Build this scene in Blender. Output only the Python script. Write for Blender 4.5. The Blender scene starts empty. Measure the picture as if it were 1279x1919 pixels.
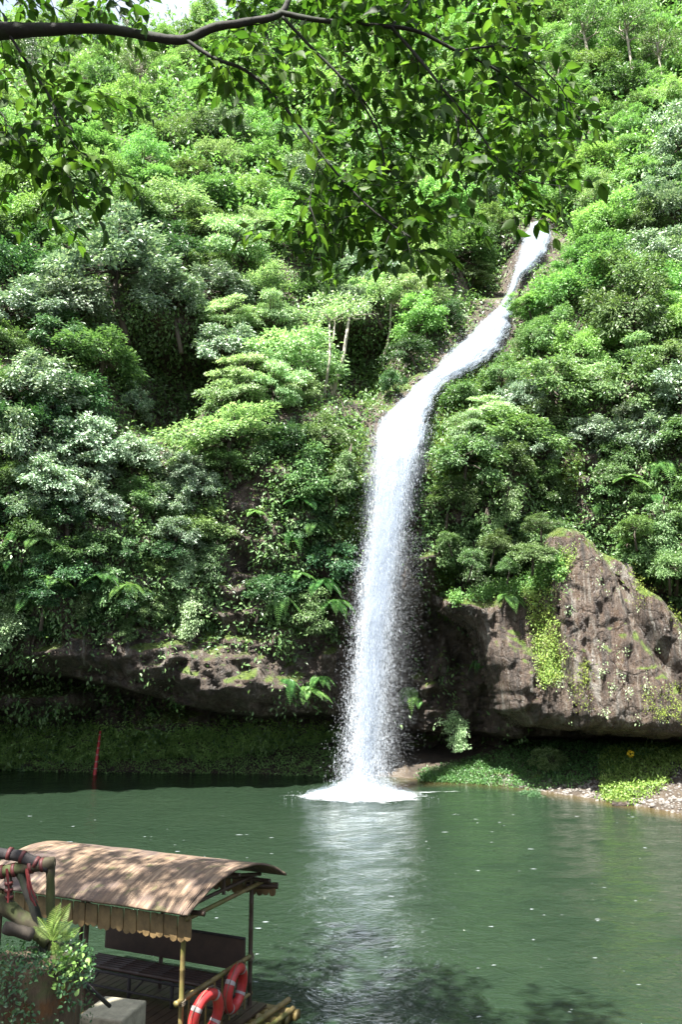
import bpy, math, random
import numpy as np
R = math.radians
C = bpy.context.scene.collection
scn = bpy.context.scene

# ------------------------------------------------------------------ camera
F_PX, W_PX, H_PX = 1500.0, 1279.0, 1919.0
PITCH = R(10.94); CAMZ = 4.9
cam_d = bpy.data.cameras.new('camera'); cam = bpy.data.objects.new('camera', cam_d); C.objects.link(cam)
cam.location = (0, 0, CAMZ); cam.rotation_euler = (math.pi/2 + PITCH, 0, 0)
cam_d.sensor_fit = 'VERTICAL'; cam_d.sensor_height = 36.0; cam_d.lens = 36.0*F_PX/H_PX
cam_d.clip_end = 600; cam_d.clip_start = 0.05
scn.camera = cam
# ------------------------------------------------------------------ light
SUN_EL, SUN_AZ = R(61), R(212)      # azimuth clockwise from +Y: behind the camera, to the left
w = bpy.data.worlds.new('World'); scn.world = w; w.use_nodes = True
nt = w.node_tree; bg = nt.nodes['Background']
sky = nt.nodes.new('ShaderNodeTexSky'); sky.sky_type = 'NISHITA'; sky.sun_disc = False
sky.sun_elevation = SUN_EL; sky.sun_rotation = SUN_AZ; sky.air_density = 1.2; sky.dust_density = 4.0
tc = nt.nodes.new('ShaderNodeTexCoord'); cn_ = nt.nodes.new('ShaderNodeTexNoise'); cn_.inputs['Scale'].default_value = 2.2; cn_.inputs['Detail'].default_value = 6   # thin bright cloud
nt.links.new(tc.outputs['Generated'], cn_.inputs[0]); cr_ = nt.nodes.new('ShaderNodeValToRGB'); nt.links.new(cn_.outputs[0], cr_.inputs[0])
cr_.color_ramp.elements[0].position = .3; cr_.color_ramp.elements[1].position = .6; cr_.color_ramp.elements[1].color = (.8, .8, .8, 1)
cm_ = nt.nodes.new('ShaderNodeMix'); cm_.data_type = 'RGBA'; nt.links.new(cr_.outputs[0], cm_.inputs[0]); nt.links.new(sky.outputs[0], cm_.inputs[6]); cm_.inputs[7].default_value = (3.4, 3.7, 4.2, 1)
nt.links.new(cm_.outputs[2], bg.inputs[0]); bg.inputs[1].default_value = 0.072
sd = bpy.data.lights.new('sun', 'SUN'); sd.energy = 5.0; sd.angle = R(0.5); sd.color = (1.0, 0.96, 0.88)
sun = bpy.data.objects.new('sun', sd); C.objects.link(sun)
sun.rotation_euler = (math.pi/2 - SUN_EL, 0, math.pi - SUN_AZ)
scn.view_settings.view_transform = 'Standard'; scn.view_settings.look = 'None'
scn.view_settings.exposure = 2.35; scn.view_settings.gamma = 1.0
cy = scn.cycles
cy.use_denoising = True
cy.max_bounces = 7; cy.diffuse_bounces = 3; cy.glossy_bounces = 3; cy.transmission_bounces = 4
cy.transparent_max_bounces = 24; cy.volume_bounces = 0
cy.sample_clamp_indirect = 6.0; cy.caustics_reflective = False; cy.caustics_refractive = False

# ------------------------------------------------------------------ maths helpers
cp, sp_ = math.cos(PITCH), math.sin(PITCH)
def ray(px, py):
    a = (np.asarray(px, float) - W_PX/2)/F_PX; b = (H_PX/2 - np.asarray(py, float))/F_PX
    return a, cp - b*sp_, sp_ + b*cp            # dx, dy, dz
def at(px, py, Y):                               # a picture point at world depth Y
    a, b, c = ray(px, py); t = np.asarray(Y, float)/b
    return np.stack(np.broadcast_arrays(a*t, b*t, CAMZ + c*t), -1)
def on_plane(px, py, z=0.0):
    a, b, c = ray(px, py); t = (z - CAMZ)/c
    return np.stack(np.broadcast_arrays(a*t, b*t, CAMZ + c*t), -1)
def project(P):
    P = np.asarray(P, float); dz = P[..., 2] - CAMZ
    d = P[..., 1]*cp + dz*sp_; u = -P[..., 1]*sp_ + dz*cp
    return W_PX/2 + F_PX*P[..., 0]/d, H_PX/2 - F_PX*u/d
_pr = np.random.RandomState(7).permutation(256); _pr = np.concatenate([_pr, _pr, _pr])
_gr = np.random.RandomState(8).normal(size=(256, 3)); _gr /= np.linalg.norm(_gr, axis=1)[:, None]
def perlin(x, y, z):
    x, y, z = np.broadcast_arrays(np.asarray(x, float), y, z)
    xi, yi, zi = np.floor(x).astype(int), np.floor(y).astype(int), np.floor(z).astype(int)
    xf, yf, zf = x-xi, y-yi, z-zi; xi &= 255; yi &= 255; zi &= 255
    f = lambda t: t*t*t*(t*(t*6-15)+10)
    u, v, w_ = f(xf), f(yf), f(zf); out = 0
    for i in (0, 1):
        for j in (0, 1):
            for k in (0, 1):
                h = _pr[_pr[_pr[(xi+i) & 255] + ((yi+j) & 255)] + ((zi+k) & 255)]
                g = _gr[h]; d = g[..., 0]*(xf-i) + g[..., 1]*(yf-j) + g[..., 2]*(zf-k)
                out = out + d*(u if i else 1-u)*(v if j else 1-v)*(w_ if k else 1-w_)
    return out
def fbm(x, y, z, o=4, ridge=False):
    s, a, t = 0, 1.0, 0
    for k in range(o):
        n = perlin(x*2**k + 17*k, y*2**k, z*2**k)
        s = s + a*(1-2*np.abs(n)*1.6 if ridge else n*1.6); t += a; a *= .5
    return s/t
def sstep(a, b, x):
    t = np.clip((x-a)/(b-a), 0, 1); return t*t*(3-2*t)
def norm(v): return v/np.maximum(np.linalg.norm(v, axis=-1, keepdims=True), 1e-9)

# ------------------------------------------------------------------ mesh helpers
def mesh_np(name, V, F, mat, parent=None, smooth=False, attrs=None):
    """V (n,3); F a list of index arrays, each (m,k); one object."""
    me = bpy.data.meshes.new(name)
    V = np.asarray(V, np.float32)
    if not isinstance(F, list): F = [F]
    F = [np.asarray(f, np.int32) for f in F if len(f)]
    me.vertices.add(len(V)); me.vertices.foreach_set('co', V.ravel())
    nl = sum(f.size for f in F); npoly = sum(len(f) for f in F)
    me.loops.add(nl); me.loops.foreach_set('vertex_index', np.concatenate([f.ravel() for f in F]))
    me.polygons.add(npoly)
    tot = np.concatenate([np.full(len(f), f.shape[1], np.int32) for f in F])
    st = np.concatenate([[0], np.cumsum(tot)[:-1]]).astype(np.int32)
    me.polygons.foreach_set('loop_start', st); me.polygons.foreach_set('loop_total', tot)
    me.polygons.foreach_set('use_smooth', np.full(npoly, smooth))
    me.update(calc_edges=True)
    for k, a in (attrs or {}).items():
        at_ = me.attributes.new(k, 'FLOAT', 'POINT'); at_.data.foreach_set('value', np.asarray(a, np.float32))
    me.materials.append(mat)
    o = bpy.data.objects.new(name, me); C.objects.link(o); o.parent = parent
    return o
class MB:
    """collects shapes, builds one mesh"""
    def __init__(s): s.V = []; s.Q = []; s.T = []; s.n = 0
    def add(s, V, Q=None, T=None):
        V = np.asarray(V, float).reshape(-1, 3)
        if Q is not None and len(Q): s.Q.append(np.asarray(Q, int) + s.n)
        if T is not None and len(T): s.T.append(np.asarray(T, int) + s.n)
        s.V.append(V); s.n += len(V); return s
    def tube(s, P, rad, k=8, jit=0.0, seed=0):
        P = np.asarray(P, float); n = len(P); rad = np.broadcast_to(np.asarray(rad, float), (n,))
        T = norm(np.gradient(P, axis=0)); rg = np.random.RandomState(seed)
        up = np.array([0, 0, 1.]) if abs(T[0][2]) < .9 else np.array([1., 0, 0])
        V = []
        for i in range(n):
            a = np.cross(up, T[i]); a /= np.linalg.norm(a); b = np.cross(T[i], a); up = b
            an = np.arange(k)*2*math.pi/k; r = rad[i]*(1 + jit*rg.uniform(-1, 1, k))
            V.append(P[i] + np.outer(np.cos(an)*r, a) + np.outer(np.sin(an)*r, b))
        V = np.concatenate(V); Q = []
        for i in range(n-1):
            for j in range(k):
                j2 = (j+1) % k; Q.append((i*k+j, i*k+j2, (i+1)*k+j2, (i+1)*k+j))
        V = np.concatenate([V, P[:1], P[-1:]]); T3 = []
        for j in range(k):
            j2 = (j+1) % k
            T3.append((n*k, j2, j)); T3.append((n*k+1, (n-1)*k+j, (n-1)*k+j2))
        return s.add(V, Q, T3)
    def box(s, c, size, ax=None):
        """box centred at c; ax = 3 row axes"""
        ax = np.eye(3) if ax is None else np.asarray(ax, float)
        h = np.asarray(size, float)/2; V = []
        for i in (-1, 1):
            for j in (-1, 1):
                for k in (-1, 1): V.append(np.asarray(c, float) + i*h[0]*ax[0] + j*h[1]*ax[1] + k*h[2]*ax[2])
        return s.add(V, [(0, 1, 3, 2), (4, 6, 7, 5), (0, 4, 5, 1), (2, 3, 7, 6), (0, 2, 6, 4), (1, 5, 7, 3)])
    def build(s, name, mat, parent=None, smooth=True, bevel=0):
        F = []
        if s.Q: F.append(np.concatenate(s.Q))
        if s.T: F.append(np.concatenate(s.T))
        o = mesh_np(name, np.concatenate(s.V), F, mat, parent, smooth)
        if bevel:
            b = o.modifiers.new('b', 'BEVEL'); b.width = bevel; b.segments = 2; b.limit_method = 'ANGLE'
        return o
def empty(name, label, cat, loc=(0, 0, 0), group=None, rz=0):
    o = bpy.data.objects.new(name, None); C.objects.link(o); o.location = [float(v) for v in loc]; o.rotation_euler = (0, 0, rz)
    o.empty_display_size = .2
    return tag(o, label, cat, group)
def tag(o, label=None, cat=None, group=None, kind=None):
    if label: o['label'] = label
    if cat: o['category'] = cat
    if group: o['group'] = group
    if kind: o['kind'] = kind
    return o

# leaves -------------------------------------------------------------
def leaf_template(kind):
    if kind == 'far':     # folded rhomb
        V = [(0, 0, 0), (.45, -.5, .10), (1, 0, -.10), (.45, .5, .10)]
        return np.array(V), None, np.array([(0, 1, 2), (0, 2, 3)])
    t = [0, .14, .34, .58, .8, 1]; hw = [0, .3, .5, .42, .2, 0]
    V = [(a, 0, -.28*a*a) for a in t]
    V += [(t[i], -hw[i], .06 - .28*t[i]**2) for i in (1, 2, 3, 4)] + [(t[i], hw[i], .06 - .28*t[i]**2) for i in (1, 2, 3, 4)]
    T = [(0, 6, 1), (0, 1, 10), (4, 9, 5), (4, 5, 13)]
    Q = [(1, 6, 7, 2), (2, 7, 8, 3), (3, 8, 9, 4), (1, 2, 11, 10), (2, 3, 12, 11), (3, 4, 13, 12)]
    return np.array(V), np.array(Q), np.array(T)
def leaves(P, D, N, L, wr=.5, kind='far'):
    """arrays -> (V, Q, T): one leaf at each P pointing along D with face normal N, length L, width wr*L"""
    TV, Q, T = leaf_template(kind)
    D = norm(np.asarray(D, float)); X = norm(np.cross(N, D)); Z = np.cross(D, X)
    L = np.broadcast_to(np.asarray(L, float), (len(P),)); wr = np.broadcast_to(np.asarray(wr, float), (len(P),))
    V = (P[:, None] + (L[:, None]*TV[:, 0])[..., None]*D[:, None] + ((L*wr)[:, None]*TV[:, 1])[..., None]*X[:, None]
         + (L[:, None]*TV[:, 2])[..., None]*Z[:, None])
    off = (np.arange(len(P))*len(TV))[:, None, None]
    return V.reshape(-1, 3), (None if Q is None else (Q[None] + off).reshape(-1, 4)), (T[None] + off).reshape(-1, 3)
def rdir(rg, n): return norm(rg.normal(size=(n, 3)))

# ------------------------------------------------------------------ materials
def nodes(name):
    m = bpy.data.materials.new(name); m.use_nodes = True; t = m.node_tree
    return m, t, t.nodes['Principled BSDF'], t.nodes['Material Output']
def N(t, typ, **kw):
    n = t.nodes.new(typ)
    for k, v in kw.items():
        if k.startswith('i_'): n.inputs[k[2:].replace('_', ' ')].default_value = v
        else: setattr(n, k, v)
    return n
def ramp(t, fac, stops):
    r = t.nodes.new('ShaderNodeValToRGB'); t.links.new(fac, r.inputs[0])
    el = r.color_ramp.elements
    while len(el) < len(stops): el.new(.5)
    for e, (p, c) in zip(el, stops): e.position = p; e.color = (*c, 1) if len(c) == 3 else c
    return r.outputs[0]
def mix(t, f, a, b, typ='MIX'):
    m = t.nodes.new('ShaderNodeMix'); m.data_type = 'RGBA'; m.blend_type = typ
    for s, v in ((0, f), (6, a), (7, b)):
        if isinstance(v, (int, float)): m.inputs[s].default_value = v
        elif isinstance(v, tuple): m.inputs[s].default_value = (*v, 1)
        else: t.links.new(v, m.inputs[s])
    return m.outputs[2]
def math_(t, op, a, b=0.0, c=None):
    m = t.nodes.new('ShaderNodeMath'); m.operation = op
    for i, v in enumerate((a, b) if c is None else (a, b, c)):
        if isinstance(v, (int, float)): m.inputs[i].default_value = v
        else: t.links.new(v, m.inputs[i])
    return m.outputs[0]
def noise(t, vec, scale, detail=4, rough=.55, dist=0):
    n = N(t, 'ShaderNodeTexNoise'); n.inputs['Scale'].default_value = scale; n.inputs['Detail'].default_value = detail
    n.inputs['Roughness'].default_value = rough; n.inputs['Distortion'].default_value = dist
    if vec is not None: t.links.new(vec, n.inputs['Vector'])
    return n.outputs[0]
def coords(t, obj=True):
    c = t.nodes.new('ShaderNodeTexCoord') if obj else t.nodes.new('ShaderNodeNewGeometry')
    return c.outputs['Object' if obj else 'Position']
def mapped(t, vec, scale=(1, 1, 1), rot=(0, 0, 0)):
    m = t.nodes.new('ShaderNodeMapping'); m.inputs['Scale'].default_value = scale; m.inputs['Rotation'].default_value = rot
    t.links.new(vec, m.inputs[0]); return m.outputs[0]
def bump(t, b, h, strength=.5, dist=.05):
    n = N(t, 'ShaderNodeBump'); n.inputs['Strength'].default_value = strength; n.inputs['Distance'].default_value = dist
    t.links.new(h, n.inputs['Height']); t.links.new(n.outputs[0], b.inputs['Normal'])
def leaf_mat(name, dark, mid, light, rough=.45, trans=.35, spec=.5, huevar=.04):
    m, t, b, out = nodes(name)
    g = t.nodes.new('ShaderNodeNewGeometry'); oi = t.nodes.new('ShaderNodeObjectInfo')
    col = ramp(t, g.outputs['Random Per Island'], [(0, dark), (.5, mid), (1, light)])
    hs = t.nodes.new('ShaderNodeHueSaturation'); t.links.new(col, hs.inputs['Color'])
    t.links.new(math_(t, 'MULTIPLY_ADD', oi.outputs['Random'], huevar, .5-huevar/2), hs.inputs['Hue'])
    r2 = math_(t, 'FRACT', math_(t, 'MULTIPLY', oi.outputs['Random'], 7.31))
    t.links.new(math_(t, 'MULTIPLY_ADD', r2, .6, .93), hs.inputs['Value'])
    c = hs.outputs[0]
    t.links.new(c, b.inputs['Base Color']); b.inputs['Roughness'].default_value = rough
    b.inputs['Specular IOR Level'].default_value = spec
    tr = t.nodes.new('ShaderNodeBsdfTranslucent')
    t.links.new(mix(t, 1.0, c, (1.25, 1.35, .7), 'MULTIPLY'), tr.inputs[0])
    ms = t.nodes.new('ShaderNodeMixShader'); ms.inputs[0].default_value = trans
    t.links.new(b.outputs[0], ms.inputs[1]); t.links.new(tr.outputs[0], ms.inputs[2]); t.links.new(ms.outputs[0], out.inputs[0])
    return m
def bark_mat(name, a, b_, scale=8, rough=.85, moss=None):
    m, t, b, out = nodes(name); v = coords(t)
    n1 = noise(t, mapped(t, v, (1, 1, .25)), scale, 6, .65)
    col = ramp(t, n1, [(.3, a), (.7, b_)])
    if moss:
        col = mix(t, ramp(t, noise(t, v, scale*.35, 5), [(.45, (0, 0, 0)), (.55, (1, 1, 1))]), col, moss)
    t.links.new(col, b.inputs['Base Color']); b.inputs['Roughness'].default_value = rough
    bump(t, b, n1, .7, .02); return m
M = {}
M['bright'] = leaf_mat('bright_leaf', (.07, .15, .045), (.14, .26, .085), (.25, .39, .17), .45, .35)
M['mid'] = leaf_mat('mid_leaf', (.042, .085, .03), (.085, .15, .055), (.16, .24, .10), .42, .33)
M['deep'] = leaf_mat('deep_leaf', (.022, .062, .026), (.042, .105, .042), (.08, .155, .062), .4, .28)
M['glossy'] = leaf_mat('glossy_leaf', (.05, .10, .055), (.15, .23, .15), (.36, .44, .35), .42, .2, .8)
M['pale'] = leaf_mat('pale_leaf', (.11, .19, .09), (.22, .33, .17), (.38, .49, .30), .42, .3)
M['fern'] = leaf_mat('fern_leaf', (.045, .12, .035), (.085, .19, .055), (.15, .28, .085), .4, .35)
M['shade_lift'] = leaf_mat('shade_lift_leaf', (.12, .22, .06), (.20, .34, .10), (.30, .46, .16), .5, .3)  # leaf colour lightened to make up for missing light under the undercut
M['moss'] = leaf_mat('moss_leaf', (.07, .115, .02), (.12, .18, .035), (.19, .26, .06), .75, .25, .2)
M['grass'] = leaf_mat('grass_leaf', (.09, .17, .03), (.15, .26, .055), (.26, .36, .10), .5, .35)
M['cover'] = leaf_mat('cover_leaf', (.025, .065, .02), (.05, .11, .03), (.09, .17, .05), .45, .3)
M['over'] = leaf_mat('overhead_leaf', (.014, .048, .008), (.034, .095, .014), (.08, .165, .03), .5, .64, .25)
M['bark'] = bark_mat('bark', (.025, .02, .015), (.08, .065, .05))
M['pale_bark'] = bark_mat('pale_bark', (.22, .2, .16), (.42, .39, .32))
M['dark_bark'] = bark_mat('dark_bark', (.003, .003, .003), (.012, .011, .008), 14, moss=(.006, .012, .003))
M['mossy_wood'] = bark_mat('mossy_wood', (.02, .016, .008), (.05, .042, .02), 10, moss=(.035, .045, .01))
M['black_wood'] = bark_mat('black_wood', (.01, .01, .012), (.035, .03, .03), 12)

def rock_material(name, moss_amt=.5, dark=1.0, wet=0.0, warm=0.0):
    m, t, b, out = nodes(name); v = coords(t, False)
    big = noise(t, v, .35, 5, .6, .4); med = noise(t, v, 1.7, 6, .65); fine = noise(t, v, 9, 6, .7)
    streak = noise(t, mapped(t, v, (1.6, .8, .13)), 1.5, 7, .7, .8)
    f = lambda c: tuple(x*dark for x in c)
    c1 = ramp(t, med, [(.28, f((.03, .022, .015))), (.45, f((.12, .088, .06))), (.6, f((.22, .175, .13))), (.78, f((.46, .42, .36)))])
    c2 = ramp(t, streak, [(.38, f((.015, .010, .008))), (.47, f((.13, .06, .032))), (.54, f((.28, .17, .10))), (.62, f((.75, .7, .62)))])
    c = mix(t, ramp(t, big, [(.4, (min(.9, .15 + warm),)*3), (.6, (min(1, .7 + warm*.3),)*3)]), c1, c2)
    c = mix(t, ramp(t, fine, [(.5, (0, 0, 0)), (.75, (.7, .7, .7))]), c, f((.5, .45, .42)))
    c = mix(t, .4, c, ramp(t, noise(t, v, 24, 4, .7), [(.3, f((.03, .025, .02))), (.7, f((.3, .26, .22)))]))
    vo = N(t, 'ShaderNodeTexVoronoi', feature='DISTANCE_TO_EDGE'); vo.inputs['Scale'].default_value = .8
    vd = t.nodes.new('ShaderNodeVectorMath'); vd.operation = 'ADD'; nv = N(t, 'ShaderNodeTexNoise'); nv.inputs['Scale'].default_value = 1.1; nv.inputs['Detail'].default_value = 5; t.links.new(v, nv.inputs[0])
    t.links.new(mapped(t, v, (1, 1, .8), (.3, .2, .4)), vd.inputs[0]); t.links.new(nv.outputs[1], vd.inputs[1]); t.links.new(vd.outputs[0], vo.inputs['Vector'])
    crack = ramp(t, vo.outputs[0], [(0, (0, 0, 0)), (.05, (1, 1, 1))])
    c = mix(t, crack, mix(t, .55, c, f((.02, .015, .012))), c)
    g = t.nodes.new('ShaderNodeNewGeometry'); s = t.nodes.new('ShaderNodeSeparateXYZ'); t.links.new(g.outputs['Normal'], s.inputs[0])
    mm = math_(t, 'ADD', math_(t, 'MULTIPLY', s.outputs[2], .55), noise(t, v, .9, 6, .7))
    msk = ramp(t, mm, [(1.05-moss_amt, (0, 0, 0)), (1.17-moss_amt, (1, 1, 1))])
    mc = ramp(t, noise(t, v, 6, 5, .7), [(.3, (.025, .045, .008)), (.55, (.08, .12, .018)), (.75, (.17, .22, .04))])
    t.links.new(mix(t, msk, c, mc), b.inputs['Base Color'])
    rr = ramp(t, noise(t, mapped(t, v, (1.5, 1, .2)), 2.0, 5, .7), [(.38, (max(.1, .75-.45*wet),)*3), (.62, (.85,)*3)])
    t.links.new(rr, b.inputs['Roughness'])
    h = math_(t, 'ADD', math_(t, 'ADD', math_(t, 'ADD', math_(t, 'MULTIPLY', med, .45), math_(t, 'MULTIPLY', streak, .8)), math_(t, 'MULTIPLY', crack, .12)), math_(t, 'ADD', math_(t, 'MULTIPLY', fine, .35), math_(t, 'MULTIPLY', noise(t, v, 30, 4, .7), .12)))
    bump(t, b, h, 1.0, .35)
    return m
M['rock'] = rock_material('cliff_rock', .20, .36, .9, .4)
M['wet_rock'] = rock_material('wet_rock', .26, .36, 1.65, .75)

# ------------------------------------------------------------------ cliff surface  y = F(x, z)
CP = []
def row(py, *pairs):
    for px, Y in pairs: CP.append((px, py, Y))
row(1400, (-500, 33), (0, 35), (300, 35.5), (640, 37), (800, 37.5), (1000, 36.5), (1279, 35), (1800, 31))
row(1250, (-500, 29), (0, 32.2), (300, 33.6), (500, 34.6), (640, 35.6), (850, 37), (1000, 36), (1279, 34), (1800, 29.5))
row(1000, (-500, 27), (0, 30), (200, 31.6), (400, 33.8), (600, 35), (720, 35.2), (850, 34.5), (1100, 33.8), (1279, 32.6), (1800, 28.5))
row(850, (-500, 27.5), (0, 31), (250, 34.4), (450, 34.4), (600, 35.4), (720, 35.4), (800, 34.8), (900, 34), (1100, 34), (1279, 33.3), (1800, 29))
row(700, (-500, 29), (0, 32.5), (250, 37), (450, 37.6), (650, 40), (840, 38.6), (950, 37), (1279, 35.3), (1800, 31))
row(600, (-500, 31), (0, 35), (250, 37.4), (450, 39.5), (650, 42), (800, 43), (940, 42.2), (1050, 40), (1279, 38), (1800, 34))
row(450, (-500, 37), (0, 41.5), (250, 41), (450, 45), (700, 47.5), (900, 49.5), (1005, 50), (1150, 44.5), (1279, 43), (1800, 39))
row(300, (-500, 44), (0, 49), (300, 50), (600, 54), (900, 57), (1005, 58), (1130, 52), (1279, 50), (1800, 45))
row(150, (-500, 56), (0, 60), (300, 64), (600, 67), (900, 67), (1100, 62), (1279, 59), (1800, 54))
row(0, (-500, 72), (0, 82), (300, 86), (600, 80), (900, 78), (1279, 71), (1800, 66))
row(-250, (-500, 96), (0, 120), (300, 125), (640, 112), (1000, 104), (1400, 98), (1800, 92))
CP = np.array(CP, float)
cpw = at(CP[:, 0], CP[:, 1], CP[:, 2]); cxz = np.stack([cpw[:, 0], cpw[:, 2]], 1)
def tps_k(d2): return np.where(d2 > 0, .5*d2*np.log(np.maximum(d2, 1e-12)), 0)
n_ = len(CP); K = tps_k(((cxz[:, None]-cxz[None])**2).sum(-1)) + np.eye(n_)*2.0
Pm = np.concatenate([np.ones((n_, 1)), cxz], 1); A = np.zeros((n_+3, n_+3)); A[:n_, :n_] = K; A[:n_, n_:] = Pm; A[n_:, :n_] = Pm.T
sol = np.linalg.solve(A, np.concatenate([cpw[:, 1], np.zeros(3)]))
def tps(x, z):
    q = np.stack([x.ravel(), z.ravel()], 1); out = np.empty(len(q))
    for i in range(0, len(q), 20000):
        qq = q[i:i+20000]; d = ((qq[:, None]-cxz[None])**2).sum(-1)
        out[i:i+20000] = tps_k(d) @ sol[:n_] + sol[n_] + qq @ sol[n_+1:]
    return out.reshape(x.shape)
def terrace(q, k):
    q = q*k; f = np.floor(q); return (f + sstep(.32, .68, q-f))/k
def sdist(poly, x, z):
    """signed distance to a polygon in (x, z), positive inside"""
    d = np.full(x.shape, 1e9); ins = np.zeros(x.shape, bool); n = len(poly)
    for i in range(n):
        a, b = poly[i], poly[(i+1) % n]; e = b-a
        t = np.clip(((x-a[0])*e[0] + (z-a[1])*e[1])/(e@e), 0, 1)
        d = np.minimum(d, np.hypot(x-a[0]-t*e[0], z-a[1]-t*e[1]))
        c = ((a[1] > z) != (b[1] > z)) & (x < (b[0]-a[0])*(z-a[1])/(b[1]-a[1]+1e-12) + a[0]); ins ^= c
    return np.where(ins, d, -d)
def poly(Y, *pts):
    p = at([a for a, b in pts], [b for a, b in pts], Y); return np.stack([p[:, 0], p[:, 2]], 1)
xs = np.concatenate([np.arange(-48, -20, .8), np.arange(-20, 20, .14), np.arange(20, 48.1, .8)])
zs = np.concatenate([np.arange(-2.4, 16, .09), np.arange(16, 40, .22), np.arange(40, 70, .6), np.arange(70, 118, 1.5)])
GX, GZ = np.meshgrid(xs, zs)
GY = tps(GX, GZ)
GY = np.clip(GY, 22, 160)
wx = GX + .5*fbm(GX*.5, GZ*.5, 3.3, 3); wz = GZ + .5*fbm(GX*.5, GZ*.5, 8.1, 3)
# large relief: vertical buttresses and blocks
GY += 1.3*fbm(GX*.22, GZ*.10, 1.7, 4) + .9*fbm(wx*.6, wz*.33, 5.1, 4, True)*sstep(30, 2, GZ)
# undercut along the foot, left of and behind the fall
lip = poly(34, (-700, 1215), (0, 1238), (60, 1252), (200, 1276), (330, 1318), (440, 1342), (560, 1338), (640, 1345), (720, 1350), (780, 1375), (880, 1392), (960, 1390), (1300, 1388), (2000, 1388))
lz = np.interp(GX, lip[:, 0], lip[:, 1]) + .22*fbm(GX*.8, 0, 2.2, 3)
und = sstep(.0, .55, lz - GZ)
GY += und*(3.6 + 1.0*fbm(wx*.7, wz*1.3, 4, 3, True))
# ledge of brown rock above the lip, rounded belly
belly = poly(34, (20, 1160), (130, 1190), (330, 1180), (480, 1215), (560, 1270), (560, 1340), (440, 1342), (330, 1318), (200, 1276), (60, 1250))
s = sdist(belly, wx, wz); GY -= 1.1*sstep(-.5, 1.3, s)
GY -= .5*sstep(-.1, .25, sdist(poly(34, (330, 1205), (470, 1228), (540, 1290), (470, 1330), (340, 1290), (250, 1262), (230, 1215)), wx, wz))
# lower left block under the ledge
s = sdist(poly(36, (-400, 1282), (60, 1282), (130, 1292), (158, 1320), (150, 1352), (60, 1352), (-60, 1332), (-400, 1322)), wx, wz); GY -= 3.0*sstep(-.05, .5, s)
s = sdist(poly(38, (230, 1350), (390, 1335), (400, 1372), (330, 1388), (240, 1378)), wx, wz); GY -= 2.4*sstep(-.05, .5, s)
# mossy hanging shoulder left of the fall
s = sdist(poly(35, (430, 1270), (560, 1250), (640, 1290), (640, 1350), (520, 1345), (430, 1335)), wx, wz); GY -= .9*sstep(-.2, .6, s)
# recess right of the fall below the overhang
s = sdist(poly(36, (740, 1120), (850, 1110), (925, 1150), (950, 1240), (965, 1340), (960, 1400), (770, 1400), (740, 1300)), wx, wz); GY += 1.4*sstep(-.3, .8, s)
s = sdist(poly(37, (770, 1270), (840, 1200), (890, 1300), (900, 1370), (800, 1380)), wx, wz); GY -= 1.2*sstep(-.3, .6, s)
# knob beside the fall
s = sdist(poly(34.5, (765, 1025), (820, 1030), (830, 1100), (790, 1120), (765, 1100)), wx, wz); GY -= 1.0*sstep(-.1, .4, s)
# gully of the upper cascade
casc = at([740, 800, 860, 920, 955, 965, 985, 1008, 1012], [850, 745, 690, 630, 570, 520, 480, 430, 330], [35.3, 37.5, 39.5, 41.7, 43.8, 45.8, 47.5, 50, 56])
cxc = np.interp(GZ, casc[:, 2], casc[:, 0]); inz = sstep(casc[0, 2]-1, casc[0, 2]+1, GZ)*sstep(casc[-1, 2]+6, casc[-1, 2], GZ)
cdist = np.abs(GX-cxc); GY += inz*np.clip(1.5-cdist*.35, 0, 1.5)
ccy = np.interp(GZ, casc[:, 2], casc[:, 1]); wgt = inz*sstep(3.2, 1.3, cdist); GY = GY*(1-wgt) + (ccy + .5 + .35*fbm(GX*.9, GZ*.9, 9, 3))*wgt
# steep step beside the top of the cascade
s = sdist(poly(48, (890, 440), (985, 430), (955, 590), (870, 590)), wx, wz); GY += 2.0*sstep(-.4, 1.0, s)
# hollow behind the pale trunks and dark hollow under the big glossy tree
s = sdist(poly(40, (580, 570), (760, 560), (770, 700), (700, 760), (600, 750)), wx, wz); GY += 3.6*sstep(-.5, 1.5, s)
s = sdist(poly(37, (200, 590), (400, 590), (420, 700), (330, 830), (230, 800)), wx, wz); GY += 4.0*sstep(-.5, 1.5, s)
# rock detail
det = sstep(26, 6, GZ)
GY += det*(1.1*terrace(fbm(wx*.45, wz*.8, 21, 3), 5) + .5*terrace(fbm(wx*1.3+wz*.4, wz*1.9, 25, 3), 4))
GY += det*(.35*fbm(wx*1.1, wz*1.5, 2.5, 4, True) + .13*fbm(GX*3, GZ*3.6, 6.5, 4))
RIDGE = at([-900, -300, 0, 150, 290, 380, 480, 600, 760, 2200], [150, 130, 125, 135, 140, 100, 60, 10, -60, -120], [88, 84, 80, 80, 80, 80, 80, 80, 80, 80])
RZ_ = np.interp(xs, RIDGE[:, 0], RIDGE[:, 2]) + 1.5*perlin(xs*.15, 1.5, 2.5)
def Fxz(x, z):
    i = np.clip(np.searchsorted(xs, x)-1, 0, len(xs)-2); j = np.clip(np.searchsorted(zs, z)-1, 0, len(zs)-2)
    u = np.clip((x-xs[i])/(xs[i+1]-xs[i]), 0, 1); v = np.clip((z-zs[j])/(zs[j+1]-zs[j]), 0, 1)
    return (GY[j, i]*(1-u)+GY[j, i+1]*u)*(1-v) + (GY[j+1, i]*(1-u)+GY[j+1, i+1]*u)*v
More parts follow.
